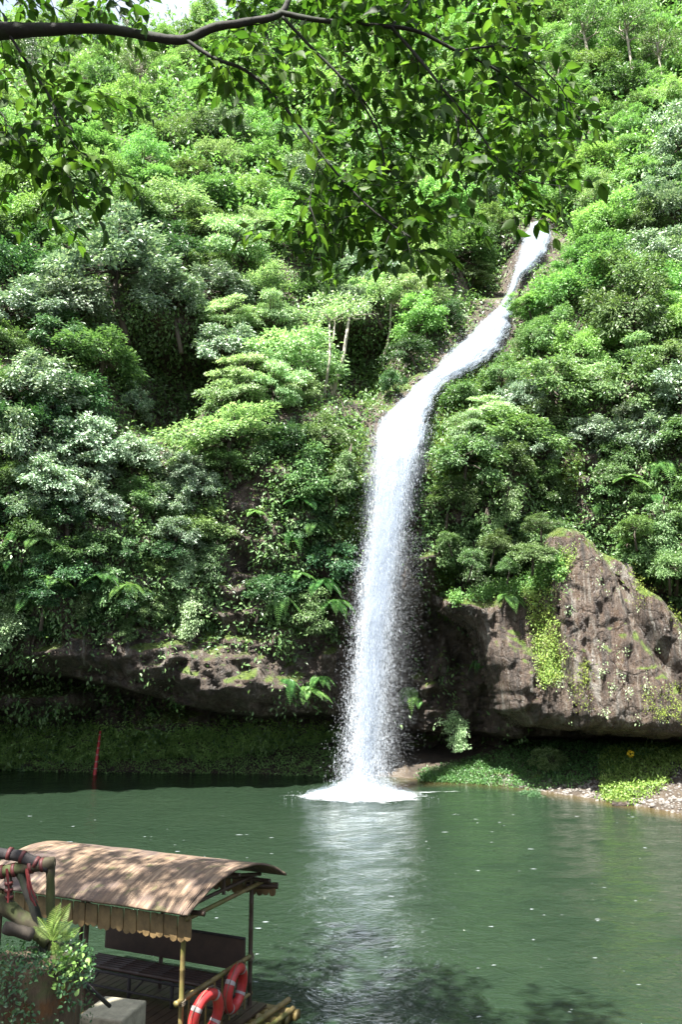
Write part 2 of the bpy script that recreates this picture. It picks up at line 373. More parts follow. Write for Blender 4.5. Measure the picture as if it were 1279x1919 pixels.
def hit(px, py):
    """where the sight lines through picture points meet the cliff"""
    a, b, c = ray(px, py); a = a/b; c = c/b; Y = np.full(a.shape, 24.0); done = np.zeros(a.shape, bool); st = .3
    for k in range(340):
        f = Fxz(a*Y, CAMZ + c*Y) - Y; new = (f <= 0) & ~done & (CAMZ + c*Y < np.interp(a*Y, xs, RZ_)); Y = np.where(new, Y + f*.5, Y); done |= new
        Y = np.where(done, Y, Y + st)
        if done.all(): break
    zz_ = CAMZ + c*Y; return np.stack([a*Y, np.where(done, Fxz(a*Y, zz_), Y), zz_], -1), done
def snormal(x, z, e=.5):
    dx = (Fxz(x+e, z)-Fxz(x-e, z))/(2*e); dz = (Fxz(x, z+e)-Fxz(x, z-e))/(2*e)
    return norm(np.stack([dx, -np.ones_like(dx), dz], -1))
def grid_faces(ny, nx, flip=False):
    i = np.arange(ny*nx).reshape(ny, nx); a, b, c, d = i[:-1, :-1], i[:-1, 1:], i[1:, 1:], i[1:, :-1]
    q = np.stack([a, b, c, d], -1).reshape(-1, 4); return q[:, ::-1] if flip else q
_cf = grid_faces(*GX.shape); _cf = _cf[(GZ < RZ_[None]).ravel()[_cf].all(1)]
tag(mesh_np('cliff', np.stack([GX, GY, GZ], -1).reshape(-1, 3), _cf, M['rock'], smooth=True), kind='structure')

# big wet outcrop on the right: a closed bulging rock of its own ------
def outcrop():
    P = poly(31.5, (905, 1105), (960, 1085), (1010, 1082), (1032, 1060), (1042, 990), (1072, 968), (1110, 982), (1150, 1005), (1185, 1040), (1215, 1090), (1262, 1120),
             (1330, 1180), (1500, 1260), (1560, 1330), (1480, 1380), (1290, 1388), (1220, 1392), (1110, 1378), (1020, 1374), (965, 1342), (942, 1270), (925, 1205), (903, 1165), (850, 1130), (852, 1108))
    x = np.arange(P[:, 0].min()-.3, P[:, 0].max()+.3, .07); z = np.arange(P[:, 1].min()-.3, P[:, 1].max()+.3, .07)
    X, Z = np.meshgrid(x, z)
    s = sdist(P, X + .22*fbm(X*.9, Z*.9, 1, 3), Z + .22*fbm(X*.9, Z*.9, 5, 3))
    prof = np.sqrt(np.clip(1-(1-np.clip(s/1.0, 0, 1))**2, 0, 1))
    lean = (Z - Z.min())/(Z.max()-Z.min())                       # top leans back to the hill
    Y = 34.2 - 2.6*prof + 1.8*lean**1.5 - .12*(X - 6)
    Y += .75*terrace(fbm(X*.5 + Z*.15, Z*.28, 33, 3), 5) + .2*terrace(fbm(X*1.3, Z*.9, 36, 3), 4)
    colp = poly(31.5, (1036, 1000), (1062, 966), (1110, 972), (1150, 1000), (1205, 1085), (1279, 1170), (1340, 1300), (1279, 1378), (1085, 1368), (1060, 1260), (1046, 1160))
    Y -= .95*sstep(-.08, .16, sdist(colp, X + .1*fbm(X*2, Z*2, 3, 2), Z))
    wxx = X + .3*fbm(X*.6, Z*.4, 9, 3)
    Y += .34*fbm(wxx*.8, Z*.16, 2, 4, True) + .26*fbm(wxx*1.7, Z*.35, 4, 4) + .10*fbm(X*3.2, Z*2, 7, 4) + .04*fbm(X*10, Z*10, 3, 2)
    g1 = at([1150, 1175, 1195, 1240, 1279, 1340], [1020, 1100, 1170, 1250, 1330, 1385], 31.5)
    gx = np.interp(-Z, -g1[:, 2], g1[:, 0]); Y += .9*np.exp(-((X-gx)/.35)**2) - .5*np.exp(-((X-gx-.8)/.5)**2)
    # a step: left lobe lies under the column
    gx2 = np.interp(-Z, -P[3:6, 1][::1], P[3:6, 0]) * 0 + at(1040, 1100, 31.5)[0]
    Y += .35*sstep(.5, -.5, X-gx2)*sstep(1150, 1100, 1125)
    keep = s > -.12; Y = np.where(s < 0, 35.5, Y)
    V = np.stack([X, Y, Z], -1); back = V.copy(); back[..., 1] = np.maximum(36.0, Y+.3)
    Fq = grid_faces(*X.shape); kf = keep.ravel()[Fq].all(1)
    Fq = Fq[kf]; nV = X.size
    used = np.unique(Fq); mp = -np.ones(nV, int); mp[used] = np.arange(len(used))
    VV = V.reshape(-1, 3)[used]; FF = mp[Fq]
    return X, Y, Z, s, VV, FF
oX, oY, oZ, oS, oV, oF = outcrop()
ro = mesh_np('rock_outcrop', oV, oF, M['wet_rock'], smooth=True)
so = ro.modifiers.new('thick', 'SOLIDIFY'); so.thickness = .5; so.offset = -1
tag(ro, 'huge wet brown rock bulging out over the shore right of the waterfall', 'rock')
def out_hit(px, py):
    a, b, c = ray(px, py); Y = 31.5
    for _ in range(12):
        x, z = a/b*Y, CAMZ + c/b*Y
        i = np.clip(((x-oX[0, 0])/.07).astype(int), 0, oX.shape[1]-1); j = np.clip(((z-oZ[0, 0])/.07).astype(int), 0, oX.shape[0]-1)
        Y = oY[j, i]
    return np.stack([x, Y, z], -1), oS[j, i] > .05

# ------------------------------------------------------------------ ground sheet, bed of the pool and banks
shore = on_plane([-900, -200, 0, 60, 200, 420, 600, 780, 880, 940, 1000, 1080, 1150, 1279, 1500, 2200], [1455, 1440, 1436, 1444, 1447, 1449, 1452, 1458, 1462, 1468, 1478, 1490, 1502, 1524, 1560, 1640])
def bank_z(x, y):
    sy = np.interp(x, shore[:, 0], shore[:, 1]) + .35*fbm(x*.7, 3.3, 1, 3)
    d = y - sy
    rise = np.where(x > 3, .16, .34)
    z = np.where(d > 0, np.minimum(d*rise, 1.1) + .05*sstep(0, .4, d), np.maximum(d*np.where(x > 3, .12, .5), -2.0))
    near = 3.3 - sstep(2.0, 8.5, y)*6.0 + .12*fbm(x*.6, y*.6, 3, 3)     # the bank the camera stands on
    z = np.where(y < 12, np.maximum(near, -2), z)
    side = sstep(26, 34, np.abs(x))*6*sstep(-30, 0, y); z = np.where((y < 30), z + side, z)
    return z + .09*fbm(x*1.3, y*1.3, 7, 3)*sstep(-.2, .3, d)
gx_ = np.concatenate([np.arange(-300, -36, 12), np.arange(-36, -20, 1), np.arange(-20, 20, .2), np.arange(20, 36, 1), np.arange(36, 301, 12)]); gy_ = np.concatenate([np.arange(-300, -8, 12), np.arange(-8, 26, .5), np.arange(26, 42, .16), np.arange(42, 60, 2), np.arange(60, 301, 12)])
BX, BY = np.meshgrid(gx_, gy_); BZ = bank_z(BX, BY)
m, t, b, _ = nodes('earth'); v = coords(t, False)
n1 = noise(t, v, 1.2, 6, .65); n2 = noise(t, v, 14, 5, .7)
c = mix(t, ramp(t, n1, [(.4, (0, 0, 0)), (.6, (1, 1, 1))]), (.03, .022, .015), (.06, .045, .03))
c = mix(t, ramp(t, n2, [(.5, (0, 0, 0)), (.75, (.6, .6, .6))]), c, (.12, .10, .085))
t.links.new(c, b.inputs['Base Color']); b.inputs['Roughness'].default_value = .9; bump(t, b, n2, .8, .05)
M['earth'] = m
tag(mesh_np('ground', np.stack([BX, BY, BZ], -1).reshape(-1, 3), grid_faces(*BX.shape), m, smooth=True), kind='structure')

# water ---------------------------------------------------------------
m, t, b, _ = nodes('pool_water'); v = coords(t, False)
sx = t.nodes.new('ShaderNodeSeparateXYZ'); t.links.new(v, sx.inputs[0])
cn = noise(t, v, .18, 3, .6)
deep = mix(t, cn, (.009, .019, .011), (.018, .031, .018))
at_ = t.nodes.new('ShaderNodeAttribute'); at_.attribute_name = 'shallow'
c = mix(t, at_.outputs['Fac'], deep, (.07, .05, .02))
t.links.new(c, b.inputs['Base Color']); b.inputs['Roughness'].default_value = .07; b.inputs['IOR'].default_value = 1.333
w1 = noise(t, mapped(t, v, (1.0, 1.35, 1), (0, 0, .5)), 1.9, 3, .6, .9)
w2 = noise(t, mapped(t, v, (1.0, 1.3, 1), (0, 0, -.6)), 6.5, 3, .65, 1.2)
h = math_(t, 'ADD', math_(t, 'MULTIPLY', w1, .6), math_(t, 'MULTIPLY', w2, .30))
bump(t, b, h, 1.0, .15)
M['water'] = m
wxs = np.concatenate([np.arange(-45, -20, 1), np.arange(-20, 20, .3), np.arange(20, 46, 1)]); wys = np.arange(2.5, 46, .3)
WX, WY = np.meshgrid(wxs, wys)
wsy = np.interp(WX, shore[:, 0], shore[:, 1]); sh = sstep(3.0, .2, wsy-WY + .8*fbm(WX*.5, WY*.5, 2, 3))*sstep(1.5, 4, WX)*.9
rp = .018*fbm(WX*.8, WY*1.2, 1, 3)
tag(mesh_np('water', np.stack([WX, WY, rp], -1).reshape(-1, 3), grid_faces(*WX.shape), m, smooth=True, attrs={'shallow': sh.ravel()}), kind='structure')

# ------------------------------------------------------------------ waterfall
m, t, b, out = nodes('white_water')
ae = t.nodes.new('ShaderNodeAttribute'); ae.attribute_name = 'edge'
uu = t.nodes.new('ShaderNodeAttribute'); uu.attribute_name = 'along'; ac = t.nodes.new('ShaderNodeAttribute'); ac.attribute_name = 'across'
am = t.nodes.new('ShaderNodeAttribute'); am.attribute_name = 'amount'; la = t.nodes.new('ShaderNodeAttribute'); la.attribute_name = 'layer'
cb = t.nodes.new('ShaderNodeCombineXYZ'); t.links.new(ac.outputs['Fac'], cb.inputs[0]); t.links.new(uu.outputs['Fac'], cb.inputs[1]); t.links.new(la.outputs['Fac'], cb.inputs[2])
s1 = noise(t, mapped(t, cb.outputs[0], (3.4, .5, 3)), 2.0, 7, .7, .3)
s2 = noise(t, mapped(t, cb.outputs[0], (9, 2.4, 3)), 3.0, 4, .75)
al = math_(t, 'ADD', math_(t, 'MULTIPLY', s1, 1.3), math_(t, 'MULTIPLY', s2, .7))
al = math_(t, 'SUBTRACT', al, math_(t, 'MULTIPLY', ae.outputs['Fac'], 1.0))
al = math_(t, 'MULTIPLY', math_(t, 'SUBTRACT', al, .70), 3.2); cl = t.nodes.new('ShaderNodeClamp'); t.links.new(al, cl.inputs[0])
b.inputs['Base Color'].default_value = (.36, .42, .51, 1); b.inputs['Roughness'].default_value = .6; b.inputs['Specular IOR Level'].default_value = .3
tl = t.nodes.new('ShaderNodeBsdfTranslucent'); tl.inputs[0].default_value = (.36, .42, .51, 1)
m1 = t.nodes.new('ShaderNodeMixShader'); m1.inputs[0].default_value = .4; t.links.new(b.outputs[0], m1.inputs[1]); t.links.new(tl.outputs[0], m1.inputs[2])
tp = t.nodes.new('ShaderNodeBsdfTransparent'); m2 = t.nodes.new('ShaderNodeMixShader')
t.links.new(math_(t, 'MULTIPLY', cl.outputs[0], am.outputs['Fac']), m2.inputs[0]); t.links.new(tp.outputs[0], m2.inputs[1]); t.links.new(m1.outputs[0], m2.inputs[2]); t.links.new(m2.outputs[0], out.inputs[0])
bump(t, b, s1, .6, .15)
M['white_water'] = m
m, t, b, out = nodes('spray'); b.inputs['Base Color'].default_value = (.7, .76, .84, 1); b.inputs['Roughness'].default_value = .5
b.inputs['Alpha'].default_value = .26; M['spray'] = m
m, t, b, out = nodes('fine_spray'); b.inputs['Base Color'].default_value = (.85, .9, .97, 1); b.inputs['Roughness'].default_value = .6
b.inputs['Alpha'].default_value = .10; M['fine_spray'] = m

rg = np.random.RandomState(4)
FP = [  # px, py, depth, half width px
    (1013, 428, 50.3, 22), (1008, 450, 49.2, 31), (1001, 478, 47.8, 32), (985, 503, 46.9, 22), (968, 530, 45.6, 9), (957, 560, 44.2, 8), (944, 592, 43.2, 20),
    (918, 628, 41.6, 42), (893, 662, 40.4, 54), (858, 694, 39.2, 44), (815, 722, 38.0, 28), (787, 752, 36.9, 30), (763, 785, 35.6, 46), (750, 815, 34.7, 54),
    (741, 860, 34.1, 52), (732, 920, 33.8, 45), (722, 1000, 33.5, 42), (711, 1080, 33.3, 42), (703, 1160, 33.1, 42), (697, 1240, 33.0, 42), (690, 1330, 32.9, 43), (682, 1420, 32.8, 46), (676, 1500, 32.6, 50)]
FP = np.array(FP, float); Lp = at(FP[:, 0], FP[:, 1], FP[:, 2]); hw = FP[:, 3]/F_PX*FP[:, 2]*np.interp(np.arange(len(FP)), [0, 13, 16, 22], [1, 1, .86, .84])
cum = np.concatenate([[0], np.cumsum(np.linalg.norm(np.diff(Lp, axis=0), axis=1))])
def path(s): return np.stack([np.interp(s, cum, Lp[:, i]) for i in range(3)], -1), np.interp(s, cum, hw)
LIP = cum[13]
wf = empty('waterfall', 'tall white waterfall plunging from the slope down into the green pool', 'waterfall', on_plane(680, 1492, 0))
wl = np.array(wf.location)
for L_ in range(9):
    ns, nu = 420, 26; S = np.linspace(0, cum[-1], ns); U = np.linspace(-1, 1, nu); SS, UU = np.meshgrid(S, U, indexing='ij')
    Pc, hh = path(SS); grow = (1.12 - .05*L_) if L_ < 4 else (1.25 + .17*(L_-4)); amt = .78 if L_ < 4 else (.30, .24, .19, .14, .10)[L_-4]
    off = (1-UU**2)*.35*(1.2 - .25*min(L_, 4)) + (.12*(L_-3) if L_ > 3 else 0)
    n1_ = .35*fbm(UU*1.3 + L_*5, SS*.35, L_*3.1, 4)
    P = Pc.copy(); P[..., 0] += UU*hh*grow*(1-.12*sstep(LIP, cum[-1], SS))*(1 + (.12 + .3*(SS < LIP))*fbm(SS*.7, L_*.8 + np.sign(UU)*9, 1, 3)) + .10*fbm(SS*.5, UU*2, L_, 3)
    P[..., 1] -= off + n1_*.6 + .05*L_
    up_ = SS < LIP; P[..., 2] += np.where(up_, off*.5 + .1*L_, 0)
    edge = np.clip(np.abs(UU)**(1.8)*.62, 0, 1) - .12*sstep(LIP+5, LIP-2, SS) + .20*sstep(LIP, cum[-1], SS) + .10*sstep(.5, 0, np.abs(SS-LIP*.45)/LIP)
    edge = np.where(SS < 2, edge, edge)
    mesh_np('water_sheet', P.reshape(-1, 3)-wl, grid_faces(ns, nu), M['white_water'], wf, True,
            {'amount': np.full(P.size//3, amt)*(1 if L_ < 4 else sstep(LIP-.5, LIP+7, SS).ravel()), 'edge': (edge if L_ < 4 else edge*1.15-.10).ravel(), 'along': SS.ravel(), 'across': (UU*hh).ravel(), 'layer': np.full(P.size//3, float(L_))})
def droplets(name, P, size, mat, stretch=1.6):
    n = len(P); T = np.array([(1, 1, 1), (-1, -1, 1), (-1, 1, -1), (1, -1, -1)], float)*.5
    Q, _ = np.linalg.qr(rg.normal(size=(n, 3, 3))); V = np.einsum('ij,njk->nik', T, Q)*size[:, None, None]
    V[..., 2] *= stretch; V = V + P[:, None]
    Fc = np.array([(0, 1, 2), (0, 3, 1), (0, 2, 3), (1, 3, 2)])
    return mesh_np(name, V.reshape(-1, 3)-wl, (Fc[None] + (np.arange(n)*4)[:, None, None]).reshape(-1, 3), mat, wf, False)
def fall_pts(n, lo, hi, sp, bias=1.0, skew=0):
    s = lo + (hi-lo)*rg.uniform(size=n)**bias; P, h_ = path(s)
    g = rg.normal(size=n)*sp + skew; P[:, 0] += g*h_; P[:, 1] += rg.normal(size=n)*.22 - .15
    # clumps: bend points to a low frequency field so the edges break into tongues
    P[:, 0] += .16*fbm(s*1.4, P[:, 0]*1.5, 3, 3); P[:, 2] += rg.normal(size=n)*.15
    return P[P[:, 2] > -.02]
P = fall_pts(48000, LIP-1, cum[-1], .42, .8); droplets('spray', P, rg.uniform(.006, .014, len(P))*rg.uniform(.6, 1.5, len(P)), M['spray'], 7)
P = fall_pts(14000, 0, LIP+2, .5); P[:, 2] += .2; droplets('spray', P, rg.uniform(.008, .025, len(P)), M['spray'], 2)
P = fall_pts(60000, LIP+1, cum[-1], .56, .6, .05); droplets('mist', P, rg.uniform(.008, .02, len(P)), M['fine_spray'], 2.5)
# mist drifting to the right of the fall, splash at the foot
n = 26000; s = LIP + 5 + (cum[-1]-LIP-5)*rg.uniform(size=n); P, h_ = path(s); P[:, 0] += h_*.5 + np.abs(rg.normal(size=n))*.6; P[:, 1] += rg.normal(size=n)*.4
droplets('mist', P[P[:, 2] > 0], rg.uniform(.007, .018, int((P[:, 2] > 0).sum())), M['fine_spray'], 1)
n = 26000; a = rg.uniform(0, 2*math.pi, n); r_ = np.abs(rg.normal(size=n))*.75
P = np.stack([wl[0]-.05 + np.cos(a)*r_*1.15, wl[1] + np.sin(a)*r_*.7, np.abs(rg.normal(size=n))*np.exp(-r_*1.2)*.6], -1)
droplets('splash', P, rg.uniform(.008, .022, n), M['spray'], 1.6)
# billowing splash round the foot: soft torn shells
for q in range(4):
    A2, H2 = np.meshgrid(np.linspace(0, 2*math.pi, 90), np.linspace(0, 1, 26), indexing='ij'); rr = (.75 + .38*q)*(1-.55*H2**1.3)*(1+.22*fbm(np.cos(A2)*1.5, np.sin(A2)*1.5, H2*2+q*7, 4))
    P = np.stack([-.05+np.cos(A2)*rr*1.15, np.sin(A2)*rr*.75, H2*(1.7-.32*q)], -1)
    mesh_np('splash_veil', P.reshape(-1, 3), grid_faces(*A2.shape), M['white_water'], wf, True, {'amount': np.full(A2.size, .5-.08*q), 'edge': (.05+.75*H2).ravel(), 'along': (H2*1.5+q*9).ravel(), 'across': (A2*1.2).ravel(), 'layer': np.full(A2.size, 20.+q)})
# foam on the surface
m, t, b, out = nodes('foam'); v = coords(t, False)
ae = t.nodes.new('ShaderNodeAttribute'); ae.attribute_name = 'dens'
f1 = noise(t, mapped(t, v, (.8, 2.2, 1)), 1.9, 6, .7, .5)
al = math_(t, 'MULTIPLY', math_(t, 'SUBTRACT', math_(t, 'ADD', f1, ae.outputs['Fac']), .95), 3.2); cl = t.nodes.new('ShaderNodeClamp'); t.links.new(al, cl.inputs[0])
b.inputs['Base Color'].default_value = (.6, .65, .68, 1); b.inputs['Roughness'].default_value = .7; t.links.new(cl.outputs[0], b.inputs['Alpha']); bump(t, b, f1, .5, .05)
FX, FY = np.meshgrid(np.arange(-6, 9, .12), np.arange(27.5, 36.5, .12)); d = np.hypot((FX-wl[0]+.05)/2.15, (FY-wl[1]+.15)/1.35)
d = d*(1+.35*fbm(FX*.9, FY*1.4, 4, 4)); dens = .68*sstep(1.35, .3, d)+.38*sstep(2.8, .8, d)
e = np.hypot((FX-wl[0]-2.2)/3.2, (FY-(wl[1]+.55)-.12*(FX-wl[0]))/.6); dens = np.maximum(dens, .50*sstep(1.7, .0, e))
e = np.hypot((FX-wl[0]+1.4)/1.6, (FY-(wl[1]+.25))/.35); dens = np.maximum(dens, .6*sstep(1.5, .1, e))
FZ = .03 + .018*fbm(FX*.8, FY*1.2, 1, 3) + .10*sstep(1.1, .2, d)*(1+1.5*fbm(FX*3, FY*3, 2, 3))
kf = grid_faces(*FX.shape); kf = kf[(dens.ravel()[kf] > .08).all(1)]
us = np.unique(kf); mp = np.zeros(FX.size, int); mp[us] = np.arange(len(us))
tag(mesh_np('foam', np.stack([FX, FY, FZ], -1).reshape(-1, 3)[us], mp[kf], m, None, True, {'dens': dens.ravel()[us]}), 'white churned foam spreading on the pool at the foot of the waterfall', 'foam', kind='stuff')

rf_ = np.random.RandomState(90); nfl = 330; PX = rf_.uniform(-100, 1400, nfl); PY = 1525 + 380*rf_.uniform(0, 1, nfl)**1.3; k = fbm(PX/90, PY/30, 4, 3) > -.05; Pf = on_plane(PX[k], PY[k], .03); nfl = len(Pf)  # flat white patches added as sparkle on the water
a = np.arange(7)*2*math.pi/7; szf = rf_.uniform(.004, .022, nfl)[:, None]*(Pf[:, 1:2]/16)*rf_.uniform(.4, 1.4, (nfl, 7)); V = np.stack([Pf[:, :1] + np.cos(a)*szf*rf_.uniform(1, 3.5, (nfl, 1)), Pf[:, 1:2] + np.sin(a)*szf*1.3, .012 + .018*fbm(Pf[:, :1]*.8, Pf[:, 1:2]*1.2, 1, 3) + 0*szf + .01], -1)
tag(mesh_np('sparkle_flecks', V.reshape(-1, 3), np.arange(nfl*7).reshape(nfl, 7), M['spray']), 'tiny white flecks standing in for sparkle on the green pool', 'foam', kind='stuff')

# ------------------------------------------------------------------ vegetation prototypes
def clusters(rg, lobes, per_lobe, flat=.75, shell=.55):
    """cluster centres on the upper shells of the lobes (centre xyz, radius)"""
    out = []
    for c, r in lobes:
        d = rdir(rg, per_lobe); d[:, 2] = np.where(d[:, 2] < -.6, -d[:, 2]*.5, d[:, 2])
        rr = r*(shell + (1-shell)*rg.uniform(size=(per_lobe, 1))); out.append(np.array(c) + d*rr*np.array([1, 1, flat]))
    return np.concatenate(out)
def crown_leaves(rg, cen, per, cr, size, flat=.35, spread=.55, wr=.5, droop=.3, centre=(0, 0, 0)):
    n = len(cen)*per; c = np.repeat(cen, per, 0); crr = np.repeat(cr*rg.uniform(.6, 1.3, len(cen)), per)[:, None]
    o = rdir(rg, n)*rg.uniform(size=(n, 1))**.5; tilt = norm(c - np.array(centre))
    P = c + o*crr*np.array([1, 1, flat]); P[:, 2] -= droop*(np.hypot(o[:, 0], o[:, 1])**2)*crr[:, 0]
    D = norm(o*np.array([1, 1, .3]) + .45*tilt + .45*rdir(rg, n) + np.array([0, 0, -.35]))
    Nn = norm(np.array([0, 0, .8]) + (spread+.25)*rdir(rg, n) + .6*tilt)
    return leaves(P, D, Nn, size*rg.uniform(.6, 1.35, n), wr*rg.uniform(.8, 1.2, n))
def make_tree(rg, kind):
    """returns (trunk MB, crown V, T) for one kind, base at the origin, crown radius about 1"""
    k = dict(
        bright=dict(lob=20, per=10, n=40, cr=.23, size=.078, flat=.5, h=.25),
        feather=dict(lob=22, per=10, n=44, cr=.20, size=.062, flat=.55, h=.3),
        tiered=dict(lob=17, per=9, n=54, cr=.30, size=.075, flat=.2, h=.2),
        glossy=dict(lob=22, per=13, n=28, cr=.16, size=.085, flat=.75, h=.25),
        bush=dict(lob=14, per=10, n=40, cr=.24, size=.088, flat=.6, h=.1),
        tall=dict(lob=14, per=8, n=46, cr=.25, size=.07, flat=.5, h=1.7),
        droopy=dict(lob=8, per=9, n=40, cr=.25, size=.09, flat=.7, h=.5),
        cone=dict(lob=13, per=10, n=46, cr=.22, size=.06, flat=.4, h=3.2))[kind]
    lobes = []; h = k['h']
    for i in range(k['lob']):
        a = i*2.4 + rg.uniform(0, .8)
        if kind == 'cone':
            f = i/(k['lob']-1); lobes.append(((rg.normal()*.08, rg.normal()*.08, .5 + f*h), .75*(1-f)+.13)); continue
        if kind == 'droopy':
            f = i/(k['lob']-1); lobes.append(((rg.normal()*.18, -.25-.5*f + rg.normal()*.1, h - 1.3*f), .42-.2*f)); continue
        ct = 1 - 1.45*(i+.5)/k['lob'] + rg.uniform(-.06, .06); rr = math.sqrt(max(0, 1-ct*ct)); bulge = rg.uniform(.42, 1.0)
        if kind == 'tiered': bulge *= 1.05
        lobes.append(((math.cos(a)*rr*bulge, math.sin(a)*rr*bulge, h + .35 + .85*ct*bulge), rg.uniform(.17, .32)))
    cen = clusters(rg, lobes, k['per'], .4 if kind == 'tiered' else .7)
    V, Q, T = crown_leaves(rg, cen, k['n'], k['cr'], k['size'], k['flat'], centre=(0, 0, h+.2))
    tr = MB(); lean = rg.uniform(-.25, .25, 2); zt = h+.5 if kind != 'cone' else h
    sp = np.array([[0, 0, -.7], [lean[0]*.2, lean[1]*.2, zt*.3], [lean[0]*.6, lean[1]*.6, zt*.65], [lean[0], lean[1], zt]]); tr.tube(sp, [.06, .05, .042, .02 if kind == 'cone' else .03], 6)
    for c, r in lobes:
        c = np.array(c); a = sp[2] + (sp[3]-sp[2])*rg.uniform(0, 1) if kind != 'cone' else np.array([0, 0, c[2]-.1])
        md = (a+c)/2 + rg.normal(size=3)*.07; tr.tube([a, md, c], [.025, .016, .006], 5)
        for cc in cen[rg.choice(len(cen), 3)]:
            if np.linalg.norm(cc-c) < .8: tr.tube([c, (c+cc)/2 + rg.normal(size=3)*.03, cc], [.008, .006, .003], 4)
    return tr, V, T
prgs = np.random.RandomState(21)
PROTO = {}
def proto(kind, n, mat, bark, scale_name):
    L = []
    for i in range(n):
        tr, V, T = make_tree(prgs, kind); L.append((tr, V, T))
    PROTO[scale_name] = dict(items=L, mat=mat, bark=bark, me=[None]*n)
proto('bright', 3, 'bright', 'bark', 'bright_tree'); proto('feather', 2, 'bright', 'pale_bark', 'feathery_tree')
proto('tiered', 3, 'pale', 'bark', 'layered_tree'); proto('glossy', 3, 'glossy', 'bark', 'glossy_tree')
proto('bush', 3, 'mid', 'bark', 'leafy_bush'); proto('tall', 2, 'mid', 'pale_bark', 'slender_tree')
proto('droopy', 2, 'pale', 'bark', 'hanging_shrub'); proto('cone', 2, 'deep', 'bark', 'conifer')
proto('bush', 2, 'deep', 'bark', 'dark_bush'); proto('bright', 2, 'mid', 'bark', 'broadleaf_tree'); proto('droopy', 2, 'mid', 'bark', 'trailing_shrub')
count = {}
def plant(kind, p, rad, label, cat, group=None, rg=random.Random(3), tilt=None, squash=1.0, zoff=0.0, dens=1):
    pr = PROTO[kind]; i = rg.randrange(len(pr['items']))
    root = empty(kind, label, cat, (p[0], p[1], p[2] + zoff), group, rg.uniform(0, 6.28) if kind not in ('hanging_shrub', 'trailing_shrub') else rg.uniform(-.6, .6))
    sc = rad; root.scale = (sc*rg.uniform(.82, 1.3), sc*rg.uniform(.82, 1.2), sc*squash*rg.uniform(.8, 1.3))
    if kind not in ('conifer', 'slender_tree'): root.rotation_euler[0] = rg.uniform(-.1, .35); root.rotation_euler[1] = rg.uniform(-.3, .3)
    if tilt: root.rotation_euler[0] = tilt
    if pr['me'][i] is None:
        tr, V, T = pr['items'][i]; o1 = tr.build('trunk', M[pr['bark']], root)
        o2 = mesh_np('crown', V, T, M[pr['mat']], root); pr['me'][i] = (o1.data, o2.data)
    else:
        for nm, me in zip(('trunk', 'crown'), pr['me'][i]):
            o = bpy.data.objects.new(nm, me); C.objects.link(o); o.parent = root
    return root
FALLX = FP[:, 1], FP[:, 0], FP[:, 3]
def fall_gap(px, py):
    """distance in picture px from the falls' edge (positive = clear)"""
    if py < 420 or py > 1520: return 999
    return abs(px - np.interp(py, FALLX[0], FALLX[1])) - np.interp(py, FALLX[0], FALLX[2])
NAMES = dict(bright_tree=('bright green leafy tree', 'tree'), feathery_tree=('feathery light green tree', 'tree'), layered_tree=('pale tree with layered branches', 'tree'),
             glossy_tree=('silvery glossy leaved tree', 'tree'), leafy_bush=('leafy green bush', 'bush'), slender_tree=('slender pale trunked tree', 'tree'), hanging_shrub=('pale shrub hanging downward', 'shrub'),
             conifer=('dark narrow conifer', 'tree'), dark_bush=('dark shaded bush', 'bush'), broadleaf_tree=('mid green broadleaf tree', 'tree'), trailing_shrub=('green shrub trailing down', 'shrub'))
def region(px, py):
    if py < 130: v = 'on the topmost ridge'
    elif py < 300: v = 'on the high upper slope'
    elif py < 450: v = 'on the upper slope'
    elif py < 640: v = 'on the slope'
    elif py < 850: v = 'on the steep bank'
    elif py < 1080: v = 'on the cliff face'
    else: v = 'at the foot of the cliff'
    fx = float(np.interp(py, FALLX[0], FALLX[1]))
    if px < -10 or px > 1290: u = 'beyond the %s edge' % ('left' if px < 0 else 'right')
    elif px < 300: u = 'far left of the waterfall'
    elif px < fx-170: u = 'left of the waterfall'
    elif px < fx: u = 'just left of the waterfall'
    elif px < fx+150: u = 'just right of the waterfall'
    else: u = 'right of the waterfall'
    return v + ' ' + u
R1 = random.Random(11)
def put(kind, px, py, rpx, label=None, squash=1.0, zoff=None, fwd=0.0, tilt=None):
    """rpx = crown radius in picture px; (px, py) = crown centre in the picture"""
    hgt = dict(bright_tree=.75, feathery_tree=.9, layered_tree=.8, glossy_tree=.75, leafy_bush=.5, dark_bush=.5, slender_tree=2.1, hanging_shrub=.1, trailing_shrub=.1, conifer=1.8, broadleaf_tree=.75)[kind]
    pt, ok = hit(np.array([float(px)]), np.array([py + rpx*hgt*.75*squash]))
    if not ok[0]: return None
    p = pt[0]; rad = rpx*p[1]/F_PX
    nrm = snormal(np.array([p[0]]), np.array([p[2]]), 1.0)[0]; p = p + nrm*(fwd + .1*rad)*np.array([1, 1, .3]) - np.array([0, 0, .18*rad])
    nm, cat = NAMES[kind]; lab = label or (nm + ' ' + region(px, py)); grp = None if label else nm + 's ' + region(px, py)
    return plant(kind, p, rad, lab, cat, grp, R1, tilt, squash)
